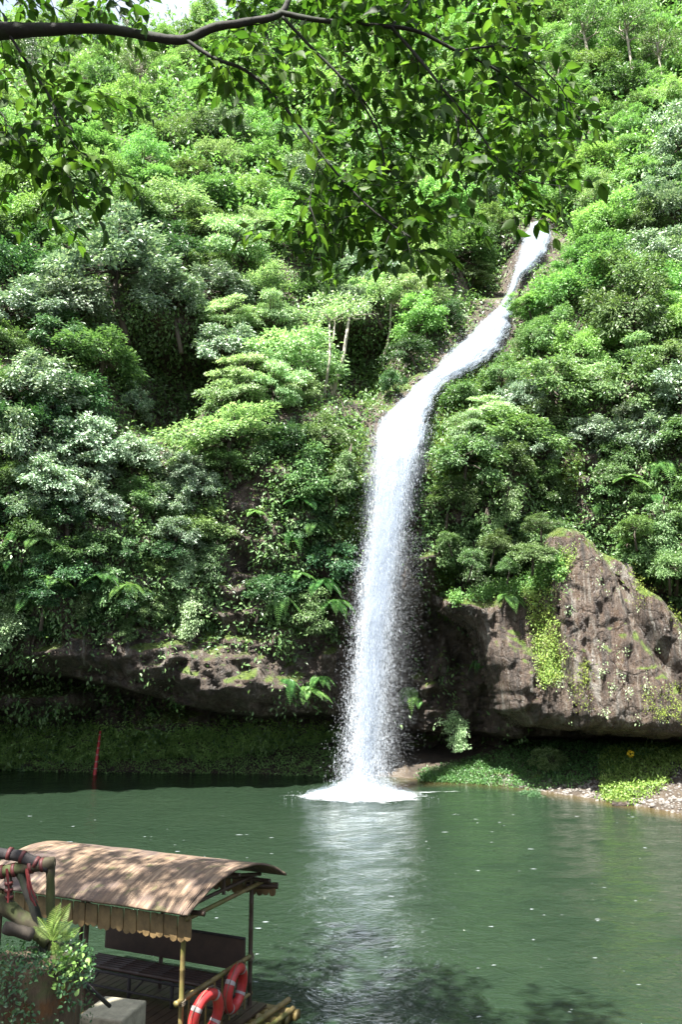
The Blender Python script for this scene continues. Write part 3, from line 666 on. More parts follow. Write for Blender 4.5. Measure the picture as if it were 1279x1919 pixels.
# key plants, placed where the photograph has them
KEY = [
 ('glossy_tree', 220, 500, 115, 'big silvery glossy tree high on the left slope below the overhanging branch'),
 ('glossy_tree', 130, 560, 85, 'silvery glossy tree leaning against the left side of the biggest silvery tree'),
 ('glossy_tree', 330, 560, 80, 'silvery glossy tree between the biggest silvery tree and the dark hollow'),
 ('glossy_tree', 60, 720, 100, 'rounded silvery tree at the left edge above the dark hollow'),
 ('glossy_tree', 150, 820, 80, 'silvery tree hanging over the dark left cliff'),
 ('glossy_tree', 20, 850, 80, 'silvery tree at the left edge lower on the cliff'),
 ('glossy_tree', 245, 755, 45, 'small silvery shrub tree in the dark hollow on the left'),
 ('layered_tree', 430, 800, 88, 'light green layered tree standing out from the dark cliff left of the waterfall'),
 ('layered_tree', 440, 735, 55, 'small pale layered tree just above the largest layered one'),
 ('layered_tree', 560, 730, 52, 'pale layered tree below the thin pale trunks left of the waterfall'),
 ('layered_tree', 790, 560, 62, 'pale spreading tree reaching toward the upper cascade from the left'),
 ('layered_tree', 700, 545, 60, 'pale spreading tree above the thin pale trunks'),
 ('bright_tree', 1050, 545, 88, 'bright yellow green tree right beside the upper cascade'),
 ('bright_tree', 1090, 480, 60, 'bright green tree above right of the upper cascade'),
 ('glossy_tree', 1215, 480, 80, 'pale glossy tree at the right edge beside the upper cascade'),
 ('layered_tree', 1200, 660, 62, 'pale layered tree right of the middle of the falls'),
 ('layered_tree', 930, 760, 45, 'pale shrubby tree on the mossy shoulder right of the falls'),
 ('hanging_shrub', 840, 1352, 46, 'pale shrub drooping over the dark cave mouth right of the fall foot'),
 ('hanging_shrub', 365, 1130, 44, 'pale shrub hanging out above the brown rock ledge on the left'),
 ('hanging_shrub', 335, 1050, 40, 'pale shrub hanging on the dark cliff in the left middle'),
 ('hanging_shrub', 20, 1160, 60, 'pale shrub drooping at the left edge above the dark undercut'),
 ('leafy_bush', 890, 1010, 45, 'bright bush perched above the pale rock right of the waterfall'),
 ('leafy_bush', 945, 1040, 30, 'small bush with broad leaves just above the pale rock lobe'),
 ('conifer', 118, 95, 38, 'dark conifer standing against the sky at the top left'),
 ('conifer', 55, 120, 32, 'dark conifer at the top left beyond the biggest conifer'),
 ('slender_tree', 255, 140, 50, 'dark slender tree below the gap of sky in the top left'),
 ('slender_tree', 1110, 60, 60, 'slender pale trunked tree at the top right'),
 ('slender_tree', 1190, 70, 60, 'slender pale trunked tree near the top right corner'),
]
for kd, px, py, r, lab in KEY: put(kd, px, py, r, lab)
placed = [(px, py, r) for _, px, py, r, _ in KEY]
for px, py, r, fw, kd, lab in [(992, 560, 36, 2.4, 'bright_tree', 'small bright bush tree half hiding the narrow neck of the upper cascade'), (1000, 1035, 34, 3.2, 'leafy_bush', 'leafy bush against the upper left side of the huge wet rock'),
                     (955, 1062, 24, 3.2, 'leafy_bush', 'small leafy bush on top of the pale rock lobe'), (885, 1048, 32, 2.6, 'leafy_bush', 'leafy bush above the left tip of the pale rock lobe'), (925, 1020, 34, 2.2, 'broadleaf_tree', 'rounded bush tree above the pale rock lobe'), (845, 1010, 28, 1.6, 'leafy_bush', 'leafy bush between the waterfall and the pale rock lobe'), (1015, 985, 34, 2.6, 'broadleaf_tree', 'rounded bush just left of the tip of the huge wet rock'), (1190, 985, 40, 1.6, 'leafy_bush', 'leafy bush just right of the tip of the huge wet rock'), (1255, 1060, 40, 1.6, 'leafy_bush', 'leafy bush at the right edge above the huge wet rock')]:
    pt = hit(np.array([float(px)]), np.array([float(py+r*.6)]))[0][0]; Y_ = pt[1]-fw; p_ = at(px, py+r*.6, Y_); plant(kd, p_, r*Y_/F_PX, lab, 'tree' if 'tree' in kd else 'bush', None, R1)
for px, py, r, fw, kd, lab in [(880, 455, 50, 1.5, 'broadleaf_tree', 'mid green tree crowding the head of the cascade on its left'), (885, 515, 40, 1.5, 'tiered', 'layered tree overhanging the dark neck of the cascade'), (838, 585, 40, 1.0, 'dark_bush', 'dark bush on the left bank of the sloping cascade'),
                               (775, 650, 42, 1.0, 'dark_bush', 'dark bush between the pale bare trunks and the sloping cascade'), (738, 715, 34, .8, 'dark_bush', 'dark bush above the left lip of the main drop'), (1010, 640, 42, .8, 'layered_tree', 'layered tree on the right bank of the sloping cascade'), (655, 860, 40, .4, 'trailing_shrub', 'green shrub trailing beside the top of the main drop')]:
    kd = kd.replace('tiered', 'layered_tree'); pt = hit(np.array([float(px)]), np.array([float(py+r*.5)]))[0][0]; Y_ = pt[1]-fw; plant(kd, at(px, py+r*.5, Y_), r*Y_/F_PX, lab, 'bush' if 'bush' in kd else ('shrub' if 'shrub' in kd else 'tree'), None, R1)
# regions to leave open (picture px): rock, cave, hollows
HOL = [np.array(h, float) for h in ([(215, 590), (390, 585), (410, 690), (340, 760), (300, 850), (215, 790)], [(590, 590), (765, 575), (775, 690), (700, 770), (600, 760)], [(400, 890), (500, 880), (520, 1010), (430, 1040)])]
def open_area(px, py):
    if any(sdist(h, np.array([px]), np.array([py]))[0] > -22 for h in HOL): return True
    if 40 < px < 640 and 1185 < py: return True
    if px >= 640 and py > 1010 and px < 840: return True
    if 830 < px < 1290 and py > 1050 and not (px > 1230 and py < 1080): return True
    if 1030 < px < 1190 and 950 < py: return True
    if 1035 < px < 1115 and 835 < py < 950: return True
    if 590 < px < 760 and 600 < py < 760: return True
    if 830 < px < 970 and 470 < py < 600: return True
    if 225 < px < 345 and 600 < py < 735: return True
    if 395 < px < 610 and 890 < py < 1180 and (px*7+py*3) % 5 > 0.8: return True
    if py > 1180: return True
    return False
def kind_at(px, py, r):
    if py < 230: return r.choice(['feathery_tree', 'bright_tree', 'broadleaf_tree', 'slender_tree', 'broadleaf_tree'] if px > 1000 else ['feathery_tree', 'bright_tree', 'broadleaf_tree', 'feathery_tree'])
    if px < 330 and py < 430: return r.choice(['bright_tree', 'broadleaf_tree', 'feathery_tree', 'bright_tree'])
    if py < 430: return r.choice(['bright_tree', 'feathery_tree', 'bright_tree', 'layered_tree', 'broadleaf_tree', 'glossy_tree'])
    if px < 420 and py < 1000: return r.choice(['glossy_tree', 'glossy_tree', 'broadleaf_tree', 'dark_bush'])
    if px < 640 and py > 780: return r.choice(['dark_bush', 'leafy_bush', 'trailing_shrub', 'dark_bush'])
    if px < 700: return r.choice(['broadleaf_tree', 'layered_tree', 'bright_tree', 'glossy_tree'])
    if py < 700: return r.choice(['bright_tree', 'layered_tree', 'glossy_tree', 'broadleaf_tree', 'bright_tree'])
    if py < 900: return r.choice(['leafy_bush', 'layered_tree', 'leafy_bush', 'glossy_tree'])
    return r.choice(['leafy_bush', 'trailing_shrub', 'leafy_bush'])
R2 = random.Random(5); tries = 0; nfill = 0
while tries < 16000 and nfill < 420:
    tries += 1
    px, py = R2.uniform(-330, 1600), R2.uniform(-40, 1180)
    base = 50 + 20*sstep(150, 450, py) - 22*sstep(800, 950, py); r = base*R2.uniform(.65, 1.3)
    if fall_gap(px, py) < r*.95 or fall_gap(px, py+r) < r*.6 or open_area(px, py): continue
    if any((px-a)**2 + ((py-b)*1.15)**2 < (.42*(r+c))**2*(.85 if abs(px-640) < 650 else 2.6) for a, b, c in placed): continue
    placed.append((px, py, r)); nfill += 1
    kd = kind_at(px, py, R2)
    if kd == 'slender_tree': r *= .8
    put(kd, px, py, r, None, 1.0)
print('fill trees', nfill, 'tries', tries)

# pale bare trunks in front of the dark hollow left of the falls
rb = np.random.RandomState(3)
for (x0, y0, x1, y1, rr, lab) in [(622, 745, 655, 590, 4, 'leaning pale bare trunk, thickest of those before the dark hollow'), (608, 740, 618, 600, 2.6, 'upright pale trunk just left of the thickest leaning trunk'),
                           (718, 680, 733, 565, 2.8, 'pale bare trunk standing nearest the falls before the dark hollow'), (612, 668, 628, 600, 2.2, 'short thin pale trunk beside the upright one')]:
    p0 = hit(np.array([float(x0)]), np.array([float(y0)]))[0][0]; Y = p0[1]-1.5; A_ = at(x0, y0, Y); B_ = at(x1, y1, Y-.4); D_ = at((x0+x1)/2+6, (y0+y1)/2, Y-.2)
    r_ = rr*Y/F_PX; tr = empty('bare_tree', lab, 'tree', A_)
    MB().tube([A_-A_ - np.array([0, -.9, .3]), A_-A_, D_-A_, B_-A_], [r_*1.2, r_, r_*.85, r_*.6], 7, .15).build('trunk', M['pale_bark'], tr)
    q = MB()
    for k in range(6):
        e = B_-A_ + np.array([rb.normal()*.9, rb.normal()*.4, abs(rb.normal())*.5+.1]); q.tube([(B_-A_)*.98, ((B_-A_)+e)/2+rb.normal(size=3)*.12, e], [r_*.45, r_*.3, r_*.12], 5)
    q.build('branches', M['pale_bark'], tr)
    nl = 900; cc = (B_-A_) + np.array([0, 0, .5]) + rb.normal(size=(9, 3))*np.array([.8, .35, .3]); PL = cc[rb.randint(9, size=nl)] + rb.normal(size=(nl, 3))*np.array([.3, .3, .13])
    VL, _, TL = leaves(PL, rdir(rb, nl), norm(np.array([0, -.2, 1.])+.6*rdir(rb, nl)), rb.uniform(.09, .2, nl), .5); mesh_np('crown', VL, TL, M['pale'], tr)

# ------------------------------------------------------------------ ground cover on the cliff (uncountable)
def cover(name, n, sel, mat, size, per, spread, label, seed, out_=.12, wr=.5, hang=.5, px=(-330, 1600), py=(-60, 1420)):
    rg = np.random.RandomState(seed)
    PX = rg.uniform(*px, n); PY = rg.uniform(*py, n)
    k = sel(PX, PY, rg); PX, PY = PX[k], PY[k]
    P, ok = hit(PX, PY); P = P[ok]
    c = np.repeat(P, per, 0); m_ = len(c); sc = np.repeat(P[:, 1]/36.0, per)
    x = c[:, 0] + rg.normal(size=m_)*spread*sc; z = c[:, 2] + rg.normal(size=m_)*spread*sc*1.1; y = Fxz(x, z)
    good = np.abs(y-c[:, 1]) < 1.8; x, y, z, sc = x[good], y[good], z[good], sc[good]; m_ = len(x)
    nn = snormal(x, z, .3)
    Q = np.stack([x, y, z], -1) + nn*(rg.uniform(.02, 1, m_)**2*out_*4*sc)[:, None]
    D = norm(rdir(rg, m_)*.8 + nn*.5 + np.array([0, 0, -hang])); Nn = norm(nn*.5 + np.array([0, 0, .8]) + .6*rdir(rg, m_))
    V, _, T = leaves(Q, D, Nn, size*sc*rg.uniform(.6, 1.4, m_), wr)
    return tag(mesh_np(name, V, T, M[mat]), label, 'plants', kind='stuff')
def fbpx(PX, PY, s, z): return fbm(PX/s, PY/s, z, 3)
def inpoly(pts, PX, PY): return sdist(np.array(pts, float), PX, PY) > 0
ROCKS = [[(60, 1215), (340, 1205), (500, 1215), (640, 1200), (640, 1345), (440, 1345), (200, 1280), (60, 1255)], [(750, 1030), (830, 1030), (850, 1110), (1000, 1080), (1279, 1100), (1279, 1400), (740, 1400)],
         [(1035, 840), (1110, 840), (1110, 940), (1035, 940)], [(430, 900), (490, 880), (500, 1170), (400, 1170)], [(560, 1060), (650, 1020), (650, 1190), (560, 1190)]]
def general(PX, PY, rg):
    k = np.ones(PX.shape, bool)
    for r in ROCKS: k &= ~(inpoly(r, PX, PY) & (fbpx(PX, PY, 28, 2) < .22))
    k &= ~((PY > 1180) & (fbpx(PX, PY, 30, 7) < .05)); k &= fbpx(PX, PY, 30, 5) > -.35; k &= np.array([fall_gap(a, b) > 13 for a, b in zip(PX, PY)])
    return k
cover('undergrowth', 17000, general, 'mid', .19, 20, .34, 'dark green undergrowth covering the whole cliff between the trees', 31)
cover('scrub', 5200, lambda X, Y, rg: (fbpx(X, Y, 24, 3) > -.2) & np.array([fall_gap(a, b) > 30 for a, b in zip(X, Y)]), 'bright', .26, 18, .5, 'bright leafy scrub filling the upper slopes between the trees', 36, .3, .5, .3, (-330, 1600), (-60, 430))
cover('creepers', 3800, lambda X, Y, rg: (Y > 560) & general(X, Y, rg) & (fbpx(X, Y, 45, 9) > .05), 'fern', .16, 22, .28, 'lighter creeping leaves in patches over the cliff', 32)
MOSSP = [[(812, 740), (850, 712), (960, 660), (1000, 720), (960, 830), (900, 900), (800, 900), (800, 800)], [(600, 830), (690, 800), (690, 1010), (650, 1030), (610, 960)], [(820, 1040), (850, 1050), (850, 1160), (825, 1150)], [(1060, 850), (1090, 850), (1075, 940), (1020, 940)]]
cover('moss_carpet', 9000, lambda X, Y, rg: np.any([inpoly(p, X, Y) for p in MOSSP], 0) & (fbpx(X, Y, 25, 1) > -.3), 'moss', .07, 26, .16, 'yellow green moss and short grass on the shoulders beside the falls', 33, .05, .4, .7, (580, 1120), (650, 1170))
cover('lit_shoulder_plants', 2500, lambda X, Y, rg: np.any([inpoly(p, X, Y) for p in MOSSP[:2]], 0) & (fbpx(X, Y, 25, 4) > 0), 'grass', .12, 20, .2, 'fresh green small plants growing through the moss beside the falls', 34, .1, .3, .4, (580, 1120), (650, 1050))
cover('shore_plants', 5200, lambda X, Y, rg: (X < 640) & (Y > 1366), 'shade_lift', .09, 18, .25, 'low green plants carpeting the bank under the left undercut', 35, .06, .5, .2, (-300, 660), (1366, 1432))
# vines and grass on the outcrop itself
def out_cover(name, n, pts, mat, size, per, label, seed, sprd=.12, wr=.5, thr=-.2):
    rg = np.random.RandomState(seed); pts = [np.array(p, float) for p in pts]
    PX, PY = rg.uniform(840, 1330, n), rg.uniform(940, 1395, n); k = np.any([inpoly(p, PX, PY) for p in pts], 0) & (fbpx(PX, PY, 16, seed) > thr); PX, PY = PX[k], PY[k]
    P, ok = out_hit(PX, PY); P = P[ok]; c = np.repeat(P, per, 0); m_ = len(c)
    Q = c + rg.normal(size=(m_, 3))*sprd*np.array([1, .3, 1.2]); Q[:, 1] -= rg.uniform(.04, .38, m_); Q[:, 2] += rg.uniform(-.05, .15, m_)
    D = norm(rdir(rg, m_)*.7 + np.array([0, -.4, -.5])); Nn = norm(np.array([0, -.5, .8]) + .6*rdir(rg, m_)); V, _, T = leaves(Q, D, Nn, size*rg.uniform(.6, 1.4, m_), wr)
    return tag(mesh_np(name, V, T, M[mat]), label, 'plants', kind='stuff')
VINE = [[(985, 1085), (1030, 1085), (1045, 1180), (1060, 1215), (1050, 1280), (1010, 1285), (1000, 1200)], [(1030, 1030), (1075, 1030), (1070, 1060), (1040, 1090)]]
out_cover('hanging_vines', 6000, VINE, 'grass', .085, 14, 'bright vines hanging down between the two lobes of the huge wet rock', 41)
out_cover('rock_moss', 6500, [[(1075, 1240), (1100, 1235), (1105, 1330), (1070, 1330)], [(1200, 1290), (1279, 1280), (1279, 1350), (1210, 1340)], [(1180, 1060), (1215, 1080), (1215, 1130), (1190, 1120)], [(1140, 985), (1180, 1010), (1230, 1100), (1210, 1130), (1150, 1030)], [(1240, 1090), (1300, 1130), (1300, 1200), (1240, 1140)], VINE[0], [(840, 1080), (880, 1085), (880, 1100), (850, 1110)]], 'moss', .055, 16, 'yellow moss strips on the huge wet rock', 42, .1, .5, 0)
out_cover('rock_tufts', 5200, [[(1040, 1190), (1279, 1190), (1300, 1380), (1040, 1370)], [(1040, 985), (1160, 985), (1200, 1150), (1050, 1150)]], 'pale', .075, 8, 'scattered little tufts clinging to the front of the huge wet rock', 43, .08, .5, .32)
out_cover('crest_plants', 3200, [[(1020, 950), (1130, 960), (1200, 1040), (1180, 1040), (1110, 985), (1040, 995)], [(850, 1095), (960, 1092), (1035, 1075), (1040, 1125), (960, 1112), (850, 1118)]], 'fern', .11, 18, 'leafy plants along the crest of the huge wet rock', 44, .22, .5, -.5)

rl2 = np.random.RandomState(61)
PX = rl2.uniform(845, 1045, 5200); PY = np.interp(PX, [845, 960, 1045], [1108, 1090, 1078]) + rl2.uniform(-14, 26, len(PX))*(.4+.6*(fbpx(PX, PX*0, 18, 2) > 0)); Pq, okq = out_hit(PX, PY); Pq = Pq[okq]
kq = fbpx(Pq[:, 0]*30, Pq[:, 2]*30, 22, 6) > -.25; Pq = Pq[kq]; nq = len(Pq)*4; Pq = np.repeat(Pq, 4, 0) + rl2.normal(size=(nq, 3))*np.array([.1, .12, .1]); Pq[:, 1] -= .15; Pq[:, 2] += rl2.uniform(0, .3, nq)
VL, _, TL = leaves(Pq, rdir(rl2, nq)+np.array([0, -.4, -.3]), norm(np.array([0, -.4, .9])+.6*rdir(rl2, nq)), rl2.uniform(.06, .15, nq), .5)
tag(mesh_np('shelf_plants', VL, TL, M['fern']), 'leafy plants hanging over the shelf of the pale rock lobe', 'plants', kind='stuff')
# ferns: individuals ---------------------------------------------------
def fern_mesh(rg, nf=9, L=.9, hang=.5):
    Ps, Ds, Ns, Ls = [], [], [], []; mb = MB()
    for i in range(nf):
        a = -math.pi/2 + rg.uniform(-1.6, 1.6); el = rg.uniform(.1, .8); n = 26; t = np.linspace(0, 1, n); l = L*rg.uniform(.6, 1.1)
        dx = np.cos(a)*np.cos(el); dy = np.sin(a)*np.cos(el)
        P = np.stack([dx*t*l, dy*t*l, (np.sin(el)*t - hang*1.2*t**2)*l], -1); T = norm(np.gradient(P, axis=0)); side = norm(np.cross(T, [0, 0, 1.])); up = np.cross(side, T)
        mb.tube(P, np.linspace(.006, .002, n), 4)
        for s in (-1, 1):
            Ps.append(P[2:]); Ds.append(side[2:]*s + T[2:]*.45); Ns.append(up[2:]); Ls.append(l*.24*np.sin(np.pi*(t[2:]*.86+.12))+.01)
    V, _, T = leaves(np.concatenate(Ps), np.concatenate(Ds), np.concatenate(Ns), np.concatenate(Ls), .26)
    mb.add(V, None, T); return mb
frg = np.random.RandomState(12); FM = [fern_mesh(frg, 9, .9, .5 + .3*i).build('fern', M['fern'], None, False).data for i in range(3)]
for o in list(bpy.data.objects):
    if o.name.startswith('fern'): bpy.data.objects.remove(o)
FERNS = [(568, 940), (590, 985), (548, 1000), (560, 1075), (605, 1090), (530, 1120), (585, 1130), (625, 1130), (500, 1080), (100, 1085), (60, 1120), (140, 1060), (190, 1075), (20, 1050), (40, 1000), (80, 1010), (240, 1100),
         (540, 1275), (575, 1290), (600, 1270), (770, 1290), (785, 1310), (1015, 1440), (900, 1240), (1180, 1020), (1215, 1070), (1240, 1080), (480, 960), (620, 1030), (1240, 870), (1170, 900), (1120, 950), (1225, 930), (990, 985), (950, 1120), (835, 1110)]
for i, (px, py) in enumerate(FERNS):
    p, ok = hit(np.array([float(px)]), np.array([float(py)])); p = p[0]
    if 840 < px < 1279 and py > 960:
        q, ok2 = out_hit(np.array([float(px)]), np.array([float(py)]))
        if ok2[0]: p = q[0]
    reg = region(px, py)
    o = bpy.data.objects.new('fern', FM[i % 3]); C.objects.link(o); o.location = p + np.array([0, -.15, 0]); o.rotation_euler = (0, 0, frg.uniform(-.5, .5)); s_ = frg.uniform(.8, 1.5); o.scale = (s_, s_, s_)
    tag(o, 'green fern ' + reg, 'fern', 'ferns ' + reg)

# ------------------------------------------------------------------ right shore: pebbles, stones, shore herbs
rs = np.random.RandomState(9)
def stone_data(seed, k=2):
    import bmesh
    bm = bmesh.new(); bmesh.ops.create_icosphere(bm, subdivisions=k, radius=1)
    r = np.random.RandomState(seed); o = r.uniform(0, 50, 3)
    co = np.array([v.co[:] for v in bm.verts]); d = 1 + .38*fbm(co[:, 0]*.9+o[0], co[:, 1]*.9+o[1], co[:, 2]*.9+o[2], 3)
    for v, q in zip(bm.verts, co*d[:, None]*np.array([1, .75, .5])): v.co = q
    me = bpy.data.meshes.new('stone'); bm.to_mesh(me); bm.free(); return me
SD = [stone_data(i) for i in range(6)]
m, t, b, _ = nodes('pebble'); oi = t.nodes.new('ShaderNodeObjectInfo'); g = t.nodes.new('ShaderNodeNewGeometry'); v = coords(t, False)
c = ramp(t, g.outputs['Random Per Island'], [(0, (.02, .018, .016)), (.5, (.07, .065, .06)), (1, (.2, .19, .18))]); c = mix(t, .4, c, ramp(t, noise(t, v, 18, 5, .7), [(.3, (.05, .045, .04)), (.7, (.3, .27, .24))]))
t.links.new(c, b.inputs['Base Color']); b.inputs['Roughness'].default_value = .7; M['pebble'] = m
n = 5200; PX = rs.uniform(860, 1500, n); f = rs.uniform(0, 1, n)**1.5; y0 = np.interp(PX, [860, 940, 1080, 1279, 1500], [1462, 1468, 1490, 1524, 1560]); PY = y0 + 4 - f*np.interp(PX, [860, 1150, 1279, 1500], [10, 22, 52, 70])
G = on_plane(PX, PY, 0.1); G[:, 2] = bank_z(G[:, 0], G[:, 1]); sz = rs.uniform(.025, .085, n)*(1+1.2*(rs.uniform(size=n) > .95))
TV = np.array([v.co[:] for v in stone_data(3, 1).vertices]); TF = np.array([p.vertices[:] for p in stone_data(3, 1).polygons])
an = rs.uniform(0, 6.28, n); ca, sa = np.cos(an), np.sin(an)
V = TV[None]*sz[:, None, None]; V = np.stack([V[..., 0]*ca[:, None]-V[..., 1]*sa[:, None], V[..., 0]*sa[:, None]+V[..., 1]*ca[:, None], V[..., 2]], -1) + G[:, None]
tag(mesh_np('gravel', V.reshape(-1, 3), (TF[None] + (np.arange(n)*len(TV))[:, None, None]).reshape(-1, 3), M['pebble'], smooth=True), 'grey gravel and pebbles along the shore on the right', 'gravel', kind='stuff')
for (px, py, s_, lab) in [(938, 1462, .32, 'small dark stone at the tip of the gravel shore'), (968, 1464, .26, 'dark stone beside the tip of the gravel shore'), (1165, 1506, .34, 'flat dark stone at the waterline on the right shore'), (1010, 1470, .3, 'stone in front of the shady shore shrub'),
                      (1225, 1495, .28, 'grey stone lying on the gravel at the right'), (12, 1435, .75, 'pale rock on the waterline at the far left'), (55, 1440, .45, 'small pale rock next to the far left waterline rock'), (85, 1385, .6, 'grey boulder on the bank near the red marker pole')]:
    p = on_plane(px, py, .05); o = bpy.data.objects.new('stone', SD[rs.randint(6)].copy()); C.objects.link(o); o.data.materials.append(M['wet_rock']); o.location = (p[0], p[1], max(0, float(bank_z(p[0], p[1])))+s_*.15)
    for pl in o.data.polygons: pl.use_smooth = True
    o.scale = (s_, s_, s_); o.rotation_euler = (0, 0, rs.uniform(0, 6)); tag(o, lab, 'rock')
def herb_patch(name, n, pxr, top, bot, mat, size, label, hgt, seed, thr=-.25):
    rg = np.random.RandomState(seed); PX = rg.uniform(*pxr, n); f = rg.uniform(size=n); PY = np.interp(PX, *bot)*(1-f) + np.interp(PX, *top)*f
    P = on_plane(PX, PY, .2); P[:, 2] = bank_z(P[:, 0], P[:, 1]); k = fbm(P[:, 0]*1.1, P[:, 1]*1.1, seed, 3) > thr; P = P[k]
    hg = hgt*(.7+.6*np.clip(fbm(P[:, 0]*.8, P[:, 1]*.8, 2, 3)+.5, 0, 1)); c = np.repeat(P, 7, 0); m_ = len(c); H = np.repeat(hg, 7)
    Q = c + rg.normal(size=(m_, 3))*np.array([.12, .12, 0]); Q[:, 2] += H*rg.uniform(.1, 1, m_)
    D = norm(rdir(rg, m_)+np.array([0, -.2, .1])); Nn = norm(np.array([0, -.1, 1.])+.5*rdir(rg, m_)); V, _, T = leaves(Q, D, Nn, size*rg.uniform(.6, 1.4, m_), .5)
    return tag(mesh_np(name, V, T, M[mat]), label, 'plants', kind='stuff')
herb_patch('shore_herbs', 5200, (1130, 1560), ([1100, 1180, 1279, 1560], [1475, 1440, 1425, 1420]), ([1100, 1180, 1230, 1279, 1560], [1484, 1500, 1497, 1484, 1505]), 'grass', .11, 'bright sunlit herbs behind the gravel at the right', .3, 51)
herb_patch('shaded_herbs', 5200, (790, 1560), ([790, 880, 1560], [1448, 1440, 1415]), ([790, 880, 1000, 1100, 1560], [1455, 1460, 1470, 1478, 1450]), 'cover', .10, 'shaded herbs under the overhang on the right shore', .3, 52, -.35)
herb_patch('left_shore_herbs', 1600, (-300, 60), ([-300, 60], [1395, 1405]), ([-300, 60], [1432, 1438]), 'pale', .11, 'bright plants on the sunlit shore at the far left', .35, 53)
for (px, py, r, kd, lab) in [(1025, 1425, 34, 'leafy_bush', 'green shrub on the shady shore under the huge wet rock'), (1000, 1445, 20, 'dark_bush', 'low dark bush in front of the shady shore shrub')]:
    p = on_plane(px, py+34, .25); p[2] = float(bank_z(p[0], p[1])); plant(kd, p, r*p[1]/F_PX, lab, 'bush', None, R1)
herb_patch('undercut_herbs', 6500, (-320, 640), ([-320, 640], [1405, 1415]), ([-320, 0, 60, 200, 640], [1436, 1437, 1443, 1447, 1452]), 'shade_lift', .10, 'low leafy plants along the waterline under the left undercut', .25, 54, -.5)
# yellow flower
p = on_plane(1187, 1478, .2); p[2] = float(bank_z(p[0], p[1])); yf = empty('yellow_flower', 'yellow flowering plant standing above the bright herbs on the right shore', 'plant', p)
MB().tube([(0, 0, 0), (.02, 0, .45), (0, 0, .85)], [.012, .01, .007], 5).build('stem', M['mossy_wood'], yf)
m, t, b, _ = nodes('yellow_petal'); b.inputs['Base Color'].default_value = (.7, .5, .02, 1); q = rdir(rs, 60)*.1
V, _, T = leaves(np.array([0, 0, .85])+q, rdir(rs, 60), rdir(rs, 60), .09, .7); mesh_np('flower_head', V, T, m, yf)
V, _, T = leaves(np.stack([rs.normal(size=30)*.05, rs.normal(size=30)*.05, rs.uniform(.1, .6, 30)], -1), rdir(rs, 30), norm(np.array([0, 0, 1])+.5*rdir(rs, 30)), .12, .4); mesh_np('leaves', V, T, M['grass'], yf)
# red marker pole on the left shore
m, t, b, _ = nodes('red_paint'); v = coords(t); sx = t.nodes.new('ShaderNodeSeparateXYZ'); t.links.new(v, sx.inputs[0])
st = math_(t, 'GREATER_THAN', math_(t, 'FRACT', math_(t, 'MULTIPLY', sx.outputs[2], 3.3)), .82)
t.links.new(mix(t, st, (.42, .035, .04), (.32, .22, .2)), b.inputs['Base Color']); b.inputs['Roughness'].default_value = .6
pm = on_plane(180, 1450, 0); pm[1] -= .3; mp_ = MB().tube([(0, 0, -.6), (.02, 0, 0), (.16, .05, 1.95)], [.085, .085, .05], 10); o = mp_.build('marker_pole', m); o.location = pm
tag(o, 'red banded pole standing in the water at the left shore', 'pole')

# ------------------------------------------------------------------ bamboo boat
def bamboo_mat(name, a, b_, moss=None):
    m, t, b, _ = nodes(name); v = coords(t); n1 = noise(t, v, 6, 5, .65); c = ramp(t, n1, [(.3, a), (.7, b_)])
    if moss: c = mix(t, ramp(t, noise(t, v, 2.5, 4), [(.5, (0, 0, 0)), (.62, (.8, .8, .8))]), c, moss)
    t.links.new(c, b.inputs['Base Color']); b.inputs['Roughness'].default_value = .55; bump(t, b, n1, .3, .01); return m
M['bamboo'] = bamboo_mat('bamboo', (.07, .05, .018), (.18, .14, .05), (.09, .10, .02)); M['dark_bamboo'] = bamboo_mat('dark_bamboo', (.02, .012, .008), (.055, .035, .022))
M['bench_wood'] = bamboo_mat('bench_wood', (.018, .009, .007), (.042, .022, .016)); M['valance'] = bamboo_mat('valance', (.07, .045, .018), (.19, .125, .055))
th = R(23.6)
UX = np.array([math.cos(th), -math.sin(th), 0]); UY = np.array([math.sin(th), math.cos(th), 0])     # local +x = towards the right end, +y = across, away from the camera
ORG = np.array([-2.0, 10.99, 0.0])                                                                        # foot of the near right post
bt = empty('bamboo_boat', 'bamboo raft boat with an arched mat roof moored at the left', 'boat', ORG, None, -th)
WID, LEN = 1.72, 3.1
def node_tube(P0, P1, r, seg=.34, k=10):
    P0 = np.array(P0, float); P1 = np.array(P1, float); L = np.linalg.norm(P1-P0); n = max(1, int(L/seg)); pts = []; rad = []
    for i in range(n+1):
        f = i/n
        for df, rr in ((-.006, 1.0), (0, 1.13), (.006, 1.0)):
            g = f + df/L*2
            if 0 <= g <= 1: pts.append(P0 + (P1-P0)*g); rad.append(r*rr)
        if i < n: pts.append(P0 + (P1-P0)*(f+.5/n)); rad.append(r*.97)
    return pts, rad
def bam(mb, a, b_, r): P, rr = node_tube(a, b_, r); mb.tube(P, rr, 10); return mb
DK = .12
